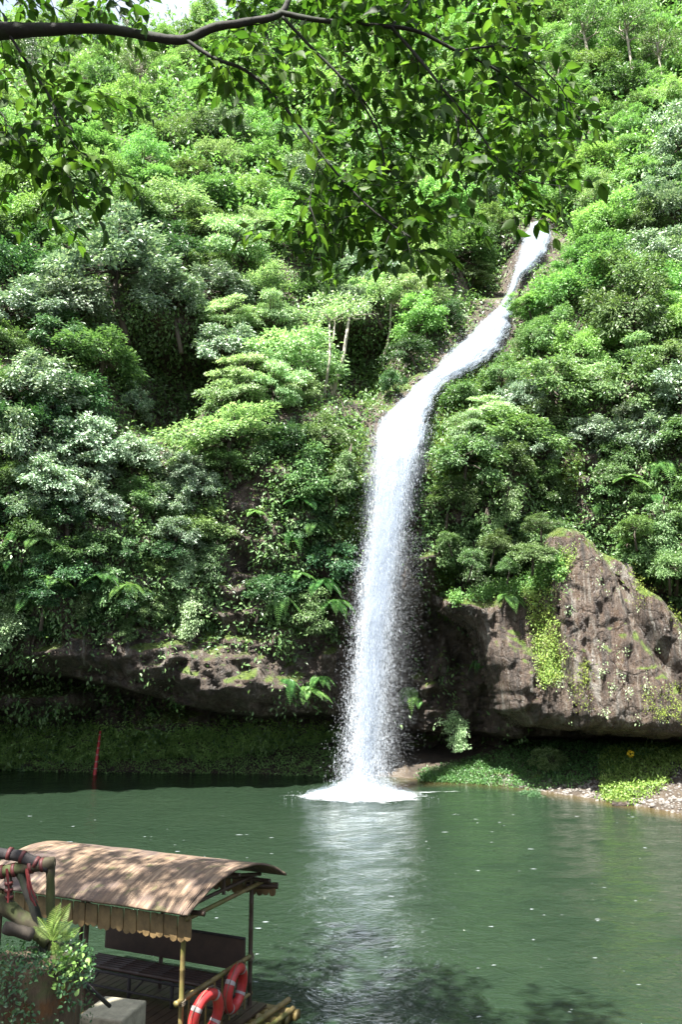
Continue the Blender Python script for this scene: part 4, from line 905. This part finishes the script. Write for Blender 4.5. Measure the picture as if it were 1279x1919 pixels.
# hull: a row of lengthwise bamboo trunks
mb = MB()
for i in range(14): bam(mb, (-4.6, -.28+i*.17, .02+.01*(i % 2)), (.62 + .06*math.sin(i*5), -.28+i*.17, .03+.01*(i % 2)), .083)
mb.build('hull', M['bamboo'], bt)
mb = MB()
for i in range(32): mb.box((-4.2+i*.14, .86, DK+.02), (.128, 2.0, .03))
mb.build('deck', M['dark_bamboo'], bt, False)
for x in (0, -1.55, -3.1):
    for y in (0, WID):
        bam(MB(), (x, y, .1), (x, y, 1.86), .033).build('post', M['bamboo' if (y == 0 and x == 0) else 'dark_bamboo'], bt)
for y in (0, WID): bam(MB(), (-LEN-.3, y, 1.84), (.3, y, 1.84), .03).build('beam', M['dark_bamboo'], bt)
bam(MB(), (.12, -.12, 1.79), (.12, WID+.12, 1.79), .03).build('beam', M['bamboo'], bt)
for x in (0.05, -1.55, -LEN):
    mb = MB(); bam(mb, (x, -.15, 1.88), (x, WID/2, 2.07), .026); bam(mb, (x, WID/2, 2.07), (x, WID+.15, 1.88), .026); bam(mb, (x, WID/2, 1.84), (x, WID/2, 2.08), .025); bam(mb, (x, 0, 1.9), (x, WID, 1.9), .026)
    mb.build('rafter', M['dark_bamboo'], bt)
bam(MB(), (-LEN-.2, WID/2, 2.11), (.3, WID/2, 2.11), .026).build('ridge_pole', M['dark_bamboo'], bt)
# roof mat: arched sheet with thickness
nx, ny = 70, 34; X_ = np.linspace(-LEN-.25, .34, nx); V_ = np.linspace(-1, 1, ny); XX, VV = np.meshgrid(X_, V_, indexing='ij')
half = WID/2 + .27; YY = WID/2 + VV*half*np.where(VV < 0, 1.0, .98); ZZ = 1.86 + .32*(1-np.abs(VV)**2.1) + .015*fbm(XX*2, VV*3, 1, 3) - .05*np.sin((XX-.3)*1.0)*0 + .012*np.sin(XX*24)*(1-VV**2)*0
XX = XX + np.where(np.abs(XX-.34) < .01, .04*fbm(VV*3, 0, 3, 3), 0) + .10*VV*(XX > .2)
topv = np.stack([XX, YY, ZZ+.014], -1).reshape(-1, 3); m_, t, b, _ = nodes('roof_mat'); v = coords(t)
n1 = noise(t, mapped(t, v, (9, .8, 1)), 2.2, 5, .65); n2 = noise(t, v, 1.3, 5, .6, .5)
c = ramp(t, n1, [(.25, (.05, .033, .024)), (.5, (.15, .10, .065)), (.72, (.36, .26, .17))]); c = mix(t, ramp(t, n2, [(.45, (0, 0, 0)), (.65, (.75, .75, .75))]), c, (.045, .035, .04))  # lightest mat tone raised in the colour to strengthen sun patches
c = mix(t, ramp(t, noise(t, v, 5, 4), [(.6, (0, 0, 0)), (.7, (.6, .6, .6))]), c, (.10, .11, .035)); t.links.new(c, b.inputs['Base Color']); b.inputs['Roughness'].default_value = .8
wv = N(t, 'ShaderNodeTexWave'); wv.inputs['Scale'].default_value = 14; wv.inputs['Distortion'].default_value = 2; t.links.new(v, wv.inputs[0]); bump(t, b, math_(t, 'ADD', n1, math_(t, 'MULTIPLY', wv.outputs[1], .5)), .7, .02)
rf = mesh_np('roof', topv, grid_faces(nx, ny), m_, bt, True); so = rf.modifiers.new('t', 'SOLIDIFY'); so.thickness = .03; so.offset = -1
# valances: rows of hanging rounded slats
def valance(y0, xa, xb, z, along=True, d=.30):
    mb = MB(); n = int(abs(xb-xa)/.105)
    for i in range(n):
        x = xa + (xb-xa)*(i+.5)/n; dd = d*(.96+.06*math.sin(i*1.7)); w_ = .056; pr = [(-w_*.8, 0), (w_*.8, 0), (w_, -dd+.055), (w_*.72, -dd+.018), (0, -dd), (-w_*.72, -dd+.018), (-w_, -dd+.055)]
        for s_ in (0, 1):
            pass
        t_ = .008; A_ = []; 
        for q in (-t_, t_):
            for a_, z_ in pr: A_.append((x+a_, y0+q+.012*(i % 2), z+z_) if along else (y0+q, x+a_, z+z_))
        T3 = [(0, k, k+1) for k in range(1, 6)] + [(7, 7+k+1, 7+k) for k in range(1, 6)]; Q4 = [(k, (k+1) % 7, 7+(k+1) % 7, 7+k) for k in range(7)]
        mb.add(A_, Q4, T3)
    return mb
valance(-.10, -LEN-.2, .18, 1.80).build('valance', M['valance'], bt, False)
valance(WID+.13, -LEN-.2, .32, 1.78, True, .2).build('valance', M['valance'], bt, False)
# bench along the far side
mb = MB(); mb.box((-1.28, WID-.10, .83), (2.5, .035, .42)); mb.build('bench_back', M['bench_wood'], bt, False, .01)
mb = MB(); bam(mb, (-2.55, WID-.11, 1.055), (-.03, WID-.11, 1.055), .02); mb.build('bench_rail', M['black_wood'], bt)
mb = MB()
for i in range(6): bam(mb, (-2.6, WID-.16-i*.075, .52), (-.1, WID-.16-i*.075, .52), .034)
mb.build('bench_seat', M['bench_wood'], bt)
for x in (-2.5, -1.7, -.95, -.2):
    mb = MB(); mb.tube([(x, WID-.55, .14), (x, WID-.55, .50)], .026, 8); mb.tube([(x, WID-.55, .2), (x+.28, WID-.55, .48)], .014, 6); mb.build('leg', M['black_wood'], bt)
mb = MB(); mb.tube([(-2.6, WID-.57, .47), (-.1, WID-.57, .47)], .02, 8); mb.tube([(-2.6, WID-.57, .27), (-.1, WID-.57, .27)], .015, 8); mb.build('bench_rail', M['black_wood'], bt)
# right end railing
RZ = .78
bam(MB(), (.0, -.12, RZ+.02), (.0, WID+.04, RZ+.02), .034).build('hand_rail', M['bamboo'], bt)
bam(MB(), (.0, -.05, .30), (.0, WID+.04, .30), .026).build('hand_rail', M['bamboo'], bt)
for i in range(8): bam(MB(), (.0, .17+i*.2, .14), (.0, .17+i*.2, RZ), .014).build('baluster', M['bamboo'], bt)
# near side: low rail, uprights
bam(MB(), (-2.9, .0, .42), (-.0, .0, .40), .034).build('side_rail', M['bamboo'], bt)
for i in range(22): bam(MB(), (-2.85+i*.128, .0, .12), (-2.85+i*.128, .0, .40), .016).build('baluster', M['valance'], bt)
bam(MB(), (.30, -.15, .17), (.45, WID+.35, .17), .04).build('end_pole', M['bamboo'], bt)
bam(MB(), (.52, -.15, .13), (.60, WID+.2, .13), .035).build('end_pole', M['bamboo'], bt)
bam(MB(), (-.10, WID+.02, 1.74), (.34, WID+.18, 1.74), .045).build('beam', M['dark_bamboo'], bt)
# rope lashings
m, t, b, _ = nodes('rope'); b.inputs['Base Color'].default_value = (.12, .10, .07, 1); b.inputs['Roughness'].default_value = .9; M['rope'] = m
for (x, y, z) in [(0, 0, RZ), (0, WID, RZ), (0, 0, .42), (0, 0, 1.80)]:
    mb = MB()
    for k in range(3): a = np.linspace(0, 6.3, 15); mb.tube(np.stack([x+.05*np.cos(a), y+.05*np.sin(a), z-.02+.02*k+.012*np.sin(a)], -1), .007, 5)
    mb.build('rope_lashing', M['rope'], bt)
# life rings: things of their own, hung on the rail
def red_mat():
    m, t, b, _ = nodes('ring_orange'); v = coords(t); n1 = noise(t, v, 7, 5, .6); t.links.new(ramp(t, n1, [(.3, (.26, .016, .018)), (.7, (.42, .036, .034))]), b.inputs['Base Color']); b.inputs['Roughness'].default_value = .45; return m
M['ring'] = red_mat(); m, t, b, _ = nodes('ring_band'); b.inputs['Base Color'].default_value = (.30, .27, .27, 1); b.inputs['Roughness'].default_value = .6; M['band'] = m
def life_ring(px, py, Y, lab, rz, Rr=.245, tilt=.1):
    p = at(px, py, Y); o = empty('life_ring', lab, 'life ring', p, 'life rings hung on the boat railing', rz); o.rotation_euler[1] = tilt
    def tor(R_, r, a0, a1, n, k=14, sx=1.0):
        a = np.linspace(a0, a1, n); P = np.stack([np.zeros(n), np.cos(a)*R_, np.sin(a)*R_], -1); bb = np.arange(k)*2*math.pi/k
        V = P[:, None] + np.stack([np.broadcast_to(np.sin(bb)*r*sx, (n, k)), np.cos(a)[:, None]*np.cos(bb)*r, np.sin(a)[:, None]*np.cos(bb)*r], -1)
        Q = [(i*k+j, i*k+(j+1) % k, (i+1)*k+(j+1) % k, (i+1)*k+j) for i in range(n-1) for j in range(k)]; return MB().add(V.reshape(-1, 3), Q)
    tor(Rr, .068, 0, 2*math.pi, 49).build('ring_body', M['ring'], o)
    for k in range(4): a = math.pi/4 + k*math.pi/2 + .2; tor(Rr, .0715, a-.09, a+.09, 5).build('band', M['band'], o)
    a = np.linspace(0, 2*math.pi, 60); MB().tube(np.stack([.02+0*a, np.cos(a)*(Rr+.085+.018*np.cos(4*a)), np.sin(a)*(Rr+.085+.018*np.cos(4*a))], -1), .006, 5).build('grab_line', M['rope'], o)
life_ring(441, 1852, 11.95, 'upright red life ring on the railing, the farther of the two', -th+.12)
life_ring(386, 1903, 11.2, 'red life ring cut by the bottom edge, nearer to the camera', -th-.12)

# ------------------------------------------------------------------ near left: rustic rail, mossy stump, fern, stone block
Yn = 5.6
def np_(px, py, Y=Yn): return at(px, py, Y)
def pr_(px): return px*Yn/F_PX
rail = empty('rustic_railing', 'rustic pole railing wrapped with red ribbons at the left edge', 'railing', np_(60, 1760))
rl = np.array(rail.location)
def pole(pts, r, mat, nm):
    P = np.array([np_(*p) if len(p) == 2 else np_(p[0], p[1], p[2]) for p in pts]) - rl
    Ps = np.concatenate([P[:1]] + [np.linspace(P[i], P[i+1], 6)[1:] for i in range(len(P)-1)]); rr = pr_(r)*(1+.08*np.sin(np.arange(len(Ps))*1.9))
    return MB().tube(Ps, rr, 10, .1, 3).build(nm, M[mat], rail)
pole([(-260, 1590, 5.4), (-60, 1592), (35, 1604), (92, 1626)], 9.5, 'black_wood', 'rail_pole')
pole([(-260, 1668, 5.2), (-60, 1650), (20, 1630), (101, 1617)], 10, 'mossy_wood', 'rail_pole')
pole([(94, 1615), (94, 1700), (96, 1790)], 7.5, 'mossy_wood', 'post')
pole([(34, 1625), (55, 1680), (78, 1745), (85, 1790)], 8, 'dark_bark', 'brace')
pole([(-60, 1660), (20, 1705), (92, 1765)], 14, 'mossy_wood', 'brace')
pole([(8, 1738, 5.4), (60, 1752, 5.5)], 10, 'bark', 'brace')
pole([(14, 1630), (17, 1700)], 6, 'bark', 'post')
m, t, b, _ = nodes('red_ribbon'); b.inputs['Base Color'].default_value = (.09, .008, .008, 1); b.inputs['Roughness'].default_value = .6; M['ribbon'] = m
m, t, b, _ = nodes('pink_ribbon'); b.inputs['Base Color'].default_value = (.07, .014, .014, 1); b.inputs['Roughness'].default_value = .6; M['ribbon2'] = m
def wrap(px, py, ax, r, mat='ribbon2'):
    c_ = np_(px, py)-rl; d_ = norm(np.array([ax[0], 0, -ax[1]], float)); MB().tube([c_-d_*.011, c_+d_*.011], pr_(r), 12).build('ribbon_wrap', M[mat], rail)
for q in [(42, 1606, (1, .3), 11.3), (68, 1617, (1, .4), 11.3), (18, 1600, (1, .2), 11.3)]: wrap(*q)
for q in [(27, 1630, (1, -.2), 12), (58, 1624, (1, -.2), 12), (80, 1621, (1, -.2), 12), (4, 1634, (1, -.2), 12)]: wrap(*q)
for q in [(16, 1655, (0, 1), 7.3), (16, 1668, (0, 1), 7.3), (17, 1681, (0, 1), 7.3)]: wrap(*q)
def strip(pts, w_):
    P = np.array([np_(a, b_, Yn-.08) for a, b_ in pts])-rl; P = np.concatenate([np.linspace(P[i], P[i+1], 5, endpoint=False) for i in range(len(P)-1)]+[P[-1:]])
    n = len(P); wv_ = np.stack([np.full(n, pr_(w_)), .006*np.sin(np.arange(n)*1.2), np.zeros(n)], -1); V = np.concatenate([P-wv_, P+wv_, P+wv_+[0, .003, 0], P-wv_+[0, .003, 0]])
    Q = []
    for k in range(4):
        for i in range(n-1): Q.append((k*n+i, ((k+1) % 4)*n+i, ((k+1) % 4)*n+i+1, k*n+i+1))
    MB().add(V, Q).build('ribbon', M['ribbon'], rail)
strip([(50, 1628), (52, 1655), (56, 1678), (66, 1698)], 2.6); strip([(50, 1630), (60, 1668), (70, 1692)], 1.6); strip([(12, 1628), (16, 1668), (14, 1692)], 2)
# stump
Ys = 5.5; m, t, b, _ = nodes('stump_bark'); v = coords(t); n1 = noise(t, mapped(t, v, (1, 1, .3)), 9, 6, .7); n2 = noise(t, v, 4.5, 5, .6)
sz_ = t.nodes.new('ShaderNodeSeparateXYZ'); t.links.new(v, sz_.inputs[0])
c = ramp(t, n1, [(.3, (.02, .014, .009)), (.6, (.09, .065, .035)), (.8, (.2, .17, .12))]); c = mix(t, ramp(t, n2, [(.53, (0, 0, 0)), (.63, (.85, .85, .85))]), c, (.09, .038, .008)); c = mix(t, ramp(t, noise(t, v, 3, 5), [(.5, (0, 0, 0)), (.6, (1, 1, 1))]), c, (.035, .055, .012))
t.links.new(c, b.inputs['Base Color']); b.inputs['Roughness'].default_value = .9; bump(t, b, n1, 1, .03)
sc_ = at(70, 1800, Ys); zt_ = sc_[2]; zz = np.linspace(zt_-2.2, zt_+.02, 40); na = 60; aa = np.arange(na)*2*math.pi/na; ZS, AS = np.meshgrid(zz, aa, indexing='ij')
rad = (.27 + .12*np.clip((zt_-1.2-ZS), 0, 2)**1.2)*(1+.14*fbm(np.cos(AS)*1.6, np.sin(AS)*1.6, ZS*.8, 4) + .05*np.cos(AS*7+ZS)) * np.where(ZS > zt_-.06, .9, 1)
V = np.stack([sc_[0]+rad*np.cos(AS), sc_[1]+rad*np.sin(AS), ZS + .06*fbm(np.cos(AS)*2, np.sin(AS)*2, 3, 2)], -1).reshape(-1, 3); V = np.concatenate([V, [[sc_[0], sc_[1], zt_-.02]]])
Q = [(i*na+j, i*na+(j+1) % na, (i+1)*na+(j+1) % na, (i+1)*na+j) for i in range(39) for j in range(na)]; T3 = [(39*na+j, 39*na+(j+1) % na, 40*na) for j in range(na)]
st_ = mesh_np('tree_stump', V, [np.array(Q), np.array(T3)], m, None, True); tag(st_, 'old mossy stump with orange stains in the bottom left corner', 'stump')
rgm = np.random.RandomState(77); n = 3000; a = rgm.uniform(0, 6.28, n); hz = -.42*rgm.uniform(0, 1, n)**1.6 + .03; rr = (.28+rgm.uniform(0, .08, n))*np.where(hz > -.02, rgm.uniform(0, 1, n)**.5, 1)
k = fbm(np.cos(a)*2, np.sin(a)*2, hz*3, 3) + hz*.9 > -.32; a, hz, rr = a[k], hz[k], rr[k]; n = len(a)
P = np.stack([sc_[0]+rr*np.cos(a), sc_[1]+rr*np.sin(a), zt_+hz+rgm.uniform(0, .04, n)], -1); Nn = norm(np.stack([np.cos(a), np.sin(a), np.full(n, .9)], -1)+.5*rdir(rgm, n)); V, Q4, T3 = leaves(P, rdir(rgm, n)+np.array([0, 0, -.3]), Nn, rgm.uniform(.012, .036, n), .55, 'near')
tag(mesh_np('stump_moss', V, [Q4, T3], M['deep']), 'small leafy creepers and moss covering the old stump', 'plants', kind='stuff')
# ground below stump: bank shoulder with low plants
def near_fern(px, py, Y, s_, seed, lab, nf=8):
    r = np.random.RandomState(seed); o = fern_mesh(r, nf, s_, .35).build('fern', M['grass'], None, False); o.location = at(px, py, Y); o.rotation_euler = (0, 0, r.uniform(-.5, .5)); return tag(o, lab, 'fern')
def upright_fern(px, py, Y, lab, angs, seed=5):
    r = np.random.RandomState(seed); mb = MB(); Ps, Ds, Ns, Ls = [], [], [], []
    for (a, l, bend) in angs:
        n = 22; t = np.linspace(0, 1, n); an = R(a) + bend*t; step = l/n; P = np.stack([np.cumsum(np.cos(an))*step, -np.linspace(0, .25*l, n)*r.uniform(.2, 1), np.cumsum(np.sin(an))*step], -1); T = norm(np.gradient(P, axis=0)); side = norm(np.cross(T, [0, 1., .25])); up = np.cross(side, T)
        mb.tube(P, np.linspace(.004, .0015, n), 5)
        for s in (-1, 1): Ps.append(P[3:]); Ds.append(side[3:]*s+T[3:]*.35); Ns.append(up[3:]); Ls.append(l*.19*np.sin(np.pi*(t[3:]*.85+.13))+.004)
    V, Q4, T3 = leaves(np.concatenate(Ps), np.concatenate(Ds), np.concatenate(Ns), np.concatenate(Ls), .15, 'near'); mb.add(V, Q4, T3); o = mb.build('fern', M['grass'], None, False); o.location = at(px, py, Y); return tag(o, lab, 'fern')
upright_fern(96, 1764, 5.3, 'bright young fern growing on top of the mossy stump', [(92, .23, -.5), (74, .26, -.4), (108, .17, .5), (58, .19, -.5), (20, .20, .2), (128, .14, .4), (38, .16, -.9), (-30, .12, -.6), (-60, .12, -.3)])
# leafy plant beside the fern
rgm = np.random.RandomState(5); n = 120; c = at(125, 1800, 5.3); P = c + rgm.normal(size=(n, 3))*np.array([.055, .05, .07]); V, Q4, T3 = leaves(P, rdir(rgm, n)+np.array([.2, -.3, -.2]), norm(np.array([0, -.3, 1])+.5*rdir(rgm, n)), rgm.uniform(.02, .05, n), .6, 'near')
tag(mesh_np('creeper', V, [Q4, T3], M['grass']), 'small bright creeper hanging off the stump just below the fern', 'plant')
# stone block
m, t, b, _ = nodes('pale_stone'); v = coords(t); n1 = noise(t, v, 9, 6, .7); t.links.new(ramp(t, n1, [(.3, (.13, .12, .085)), (.6, (.24, .22, .16)), (.8, (.36, .34, .26))]), b.inputs['Base Color']); b.inputs['Roughness'].default_value = .85; bump(t, b, n1, .6, .02)
p = at(212, 1888, 7.4); mb = MB(); ax = np.array([[.97, -.25, 0], [.25, .97, 0], [0, 0, 1]]); mb.box((0, 0, -.65), (.40, .42, 1.3), ax); o = mb.build('stone_block', m, None, False, .015); o.location = p; tag(o, 'pale stone block at the bottom edge beside the stump', 'stone block')
MB().tube([at(150, 1835, 6.3)-0, at(205, 1885, 7.0)], .016, 8).build('mooring_bar', M['black_wood'])
tag(bpy.data.objects['mooring_bar'], 'thin dark bar sloping from the stump to the stone block', 'bar')

# ------------------------------------------------------------------ overhanging tree (its trunk stands left of the camera)
ot = empty('overhanging_tree', 'tree whose long dark branch and backlit leaves hang across the top', 'tree', (-4.6, 3.6, 3.2)); ol = np.array(ot.location)
def bez(P, n=8):
    P = np.array(P, float); out = []
    for i in range(len(P)-1):
        p0 = P[max(i-1, 0)]; p1 = P[i]; p2 = P[i+1]; p3 = P[min(i+2, len(P)-1)]
        for t in np.linspace(0, 1, n, endpoint=False): out.append(.5*((2*p1)+(-p0+p2)*t+(2*p0-5*p1+4*p2-p3)*t*t+(-p0+3*p1-3*p2+p3)*t**3))
    return np.array(out+[P[-1]])
YB = 5.0
def br(pts): return bez([at(x, y, Y) for x, y, Y in pts])
limb = np.concatenate([bez([(-4.6, 3.6, 2.2), (-4.5, 3.7, 5.5), (-4.1, 4.2, 7.8), (-3.3, 4.7, 8.55)]), br([(-180, 66, 5.0), (-60, 60, 5), (60, 56, 5), (190, 54, 5), (290, 70, 5), (345, 74, 5), (400, 52, 5), (460, 42, 5), (524, 27, 5.05), (548, -12, 5.1), (600, -80, 5.2)])])
rl_ = np.interp(np.linspace(0, 1, len(limb)), [0, .25, .36, .45, .7, .8, .9, 1], [.24, .15, .055, .034, .030, .026, .021, .013])
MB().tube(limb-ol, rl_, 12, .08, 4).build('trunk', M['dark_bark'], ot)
BR = [([(526, 24, 5.05), (600, 38, 5.0), (700, 47, 5.0), (780, 58, 5.0), (850, 92, 5.0), (930, 130, 5.0), (1010, 190, 5.05)], .020),
      ([(735, 52, 5.0), (790, 115, 4.95), (850, 190, 4.9), (890, 235, 4.9), (940, 310, 4.9), (975, 350, 4.9)], .013),
      ([(345, 72, 5.0), (400, 108, 4.95), (460, 132, 4.9), (520, 185, 4.85), (580, 260, 4.8), (640, 335, 4.8), (700, 395, 4.8), (770, 445, 4.8)], .015),
      ([(530, 32, 5.05), (580, 85, 5.1), (640, 145, 5.1), (680, 195, 5.15), (712, 260, 5.2), (724, 325, 5.2)], .013),
      ([(15, 62, 5.0), (55, 125, 5.0), (97, 190, 4.95), (112, 260, 4.9), (130, 330, 4.9), (148, 400, 4.9)], .011),
      ([(97, 190, 4.95), (125, 240, 4.9), (145, 280, 4.85), (180, 300, 4.85)], .006),
      ([(-200, 70, 5), (-90, 160, 4.9), (0, 210, 4.8), (10, 250, 4.8)], .01),
      ([(735, 50, 5.0), (760, 15, 5.1), (800, -40, 5.3)], .012), ([(640, 145, 5.1), (690, 200, 5.3), (735, 270, 5.5), (790, 300, 5.6)], .009),
      ([(850, 190, 4.9), (860, 260, 4.8), (855, 330, 4.8)], .006), ([(600, 290, 4.8), (585, 350, 4.7), (578, 410, 4.7)], .006), ([(860, 95, 5.0), (960, 90, 5.2), (1040, 150, 5.4), (1090, 230, 5.5)], .009),
      ([(548, -12, 5.1), (700, -30, 5.4), (860, -20, 5.8), (990, 20, 6.0)], .014), ([(420, -60, 5.4), (450, 10, 5.3), (480, 60, 5.2), (500, 110, 5.2)], .006), ([(210, -60, 5.3), (215, 10, 5.2), (260, 60, 5.1)], .006),
      ([(960, 320, 4.9), (1000, 340, 5.0), (1060, 350, 5.1)], .006), ([(600, -80, 5.2), (400, -120, 5.6), (150, -110, 6.0), (-50, -60, 6.3)], .014)]
mains = []
for pts, r in BR:
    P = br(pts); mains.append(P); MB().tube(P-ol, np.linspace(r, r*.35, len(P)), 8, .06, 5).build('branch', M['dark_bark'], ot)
ro_ = np.random.RandomState(66)
LP, LD, LN, LL = [], [], [], []; tw = MB()
def twig(p, d, L, big=1.0):
    n = max(4, int(L/.043/big)); t = np.linspace(0, 1, n); d = norm(np.array(d, float)); sag = np.array([0, 0, -1.])*.35*L
    P = p + d*L*t[:, None] + sag*(t**2)[:, None]; T = norm(np.gradient(P, axis=0)); side = norm(np.cross(T, np.array([0, 0, 1.])+.3*ro_.normal(size=3)))
    tw.tube(P-ol, np.linspace(.0035, .0012, n), 4)
    for i in range(1, n):
        s = 1 if i % 2 else -1; LP.append(P[i]); LD.append(side[i]*s*.8+T[i]*.65+np.array([0, 0, -.12])+.22*ro_.normal(size=3)); LN.append(np.array([0, 0, 1.])+.55*ro_.normal(size=3)); LL.append(.118*big*ro_.uniform(.6, 1.25))
    LP.append(P[-1]); LD.append(T[-1]+np.array([0, 0, -.3])); LN.append(np.array([0, 0, 1.])+.3*ro_.normal(size=3)); LL.append(.1*big)
for k, P in enumerate(mains):
    seg = np.linalg.norm(np.diff(P, axis=0), axis=1).sum(); nt_ = int(seg/(.085 if k not in (4, 5, 6) else .075))
    for i in range(nt_):
        f = ro_.uniform(.12, 1); idx = min(int(f*(len(P)-1)), len(P)-2); T = norm(P[idx+1]-P[idx]); a = norm(T*.6 + ro_.normal(size=3)*np.array([.7, .9, .45])); twig(P[idx], a, ro_.uniform(.18, .42))
# filler sprays through the dense parts of the crown
def sprays(n, polyp, Y0, Y1):
    pg = np.array(polyp, float); c = 0; lo, hi = pg.min(0), pg.max(0)
    while c < n:
        px, py = ro_.uniform(lo[0], hi[0]), ro_.uniform(lo[1], hi[1])
        if sdist(pg, np.array([px]), np.array([py]))[0] < 0 or perlin(px/70, py/70, 3.0) < -.12: continue
        c += 1; p = at(px, py, ro_.uniform(Y0, Y1)); twig(p, ro_.normal(size=3)*np.array([1, 1, .35]), ro_.uniform(.2, .4))
sprays(215, [(470, -60), (1000, -60), (1040, 60), (1080, 200), (1090, 330), (1050, 390), (900, 370), (830, 440), (700, 440), (620, 340), (640, 200), (540, 120)], 4.9, 6.6)
sprays(60, [(540, 330), (700, 330), (820, 420), (800, 480), (700, 500), (580, 460)], 4.9, 6.0)
sprays(45, [(-200, 60), (130, 60), (240, 130), (240, 380), (130, 440), (0, 400), (-200, 300)], 4.8, 6.0)
sprays(34, [(-200, -60), (480, -60), (480, 30), (300, 40), (-200, 20)], 5.0, 6.5)
sprays(22, [(330, 90), (520, 60), (540, 160), (440, 150)], 5.0, 6.5)
sprays(10, [(480, 380), (560, 330), (600, 430), (520, 480)], 5.0, 5.6)
# unseen crown clumps added to shade boat roof, pool, stump corner and hanging leaves
SD_ = np.array([math.cos(SUN_EL)*math.sin(SUN_AZ), math.cos(SUN_EL)*math.cos(SUN_AZ), math.sin(SUN_EL)])
def toward(T, h): T = np.array(T, float); return tuple(T + SD_*(h-T[2])/SD_[2])
# added shade clumps, out of view: (point they shade, height, radius, twigs)
SHADE_CL = [((-2.4, 11.4, 2.2), 12.5, .75, 42), ((-3.5, 12.0, 2.2), 13.0, .8, 44), ((-4.6, 12.2, 2.2), 12.6, .8, 44), ((-2.9, 11.2, 2.0), 13.4, .5, 26), ((-1.9, 11.9, 2.0), 12.2, .4, 20), ((-3.9, 11.4, 2.0), 12.2, .5, 24),
      ((-2.4, 5.6, 2.4), 10.5, .8, 110), ((-2.0, 5.8, 1.8), 9.6, .7, 80), ((-3.2, 6.6, 1.8), 10.8, 1.0, 60), ((.4, 12.6, 0), 13, 1.3, 70), ((2.2, 11.8, 0), 13.4, 1.3, 70), ((-.6, 14.2, 0), 13.6, 1.1, 50), ((4.0, 11.2, 0), 13, 1.2, 60), ((1.4, 14, 0), 14, .9, 40), ((-.2, 12, 0), 13.2, 1.0, 60), ((.9, 13.2, 0), 13.4, 1.0, 60), ((3.2, 12.6, 0), 13.8, .9, 40), ((.3, 16, 0), 15, .9, 40), ((.0, 11.2, 0), 12.6, 1.0, 70), ((1.6, 12.8, 0), 13.8, 1.0, 70), ((-.4, 13.2, 0), 12.8, .8, 50), ((-2.0, 7.4, 1.0), 11.5, .5, 24),
      ((-1.6, 5.0, 8.8), 12, 1.1, 50), ((.3, 5.2, 8.8), 12, 1.0, 35), ((1.8, 5.3, 8.6), 12.4, 1.0, 30), ((-3.4, 5.0, 8.6), 11.8, 1.0, 45)]
for (T_, cz, r, n) in SHADE_CL:
    cx, cy_, cz = toward(T_, cz)
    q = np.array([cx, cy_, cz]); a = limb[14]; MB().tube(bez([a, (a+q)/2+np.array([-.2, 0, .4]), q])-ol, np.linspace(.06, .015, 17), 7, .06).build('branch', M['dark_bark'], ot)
    for i in range(n): twig(q + rdir(ro_, 1)[0]*r*ro_.uniform(.2, 1), ro_.normal(size=3)*np.array([1, 1, .4]), ro_.uniform(.3, .55), 1.6)
V, Q4, T3 = leaves(np.array(LP)-ol, np.array(LD), norm(np.array(LN)), np.array(LL), .54, 'near')
mesh_np('foliage', V, [Q4, T3], M['over'], ot, True); tw.build('twigs', M['dark_bark'], ot)
print('overhead leaves', len(LP))
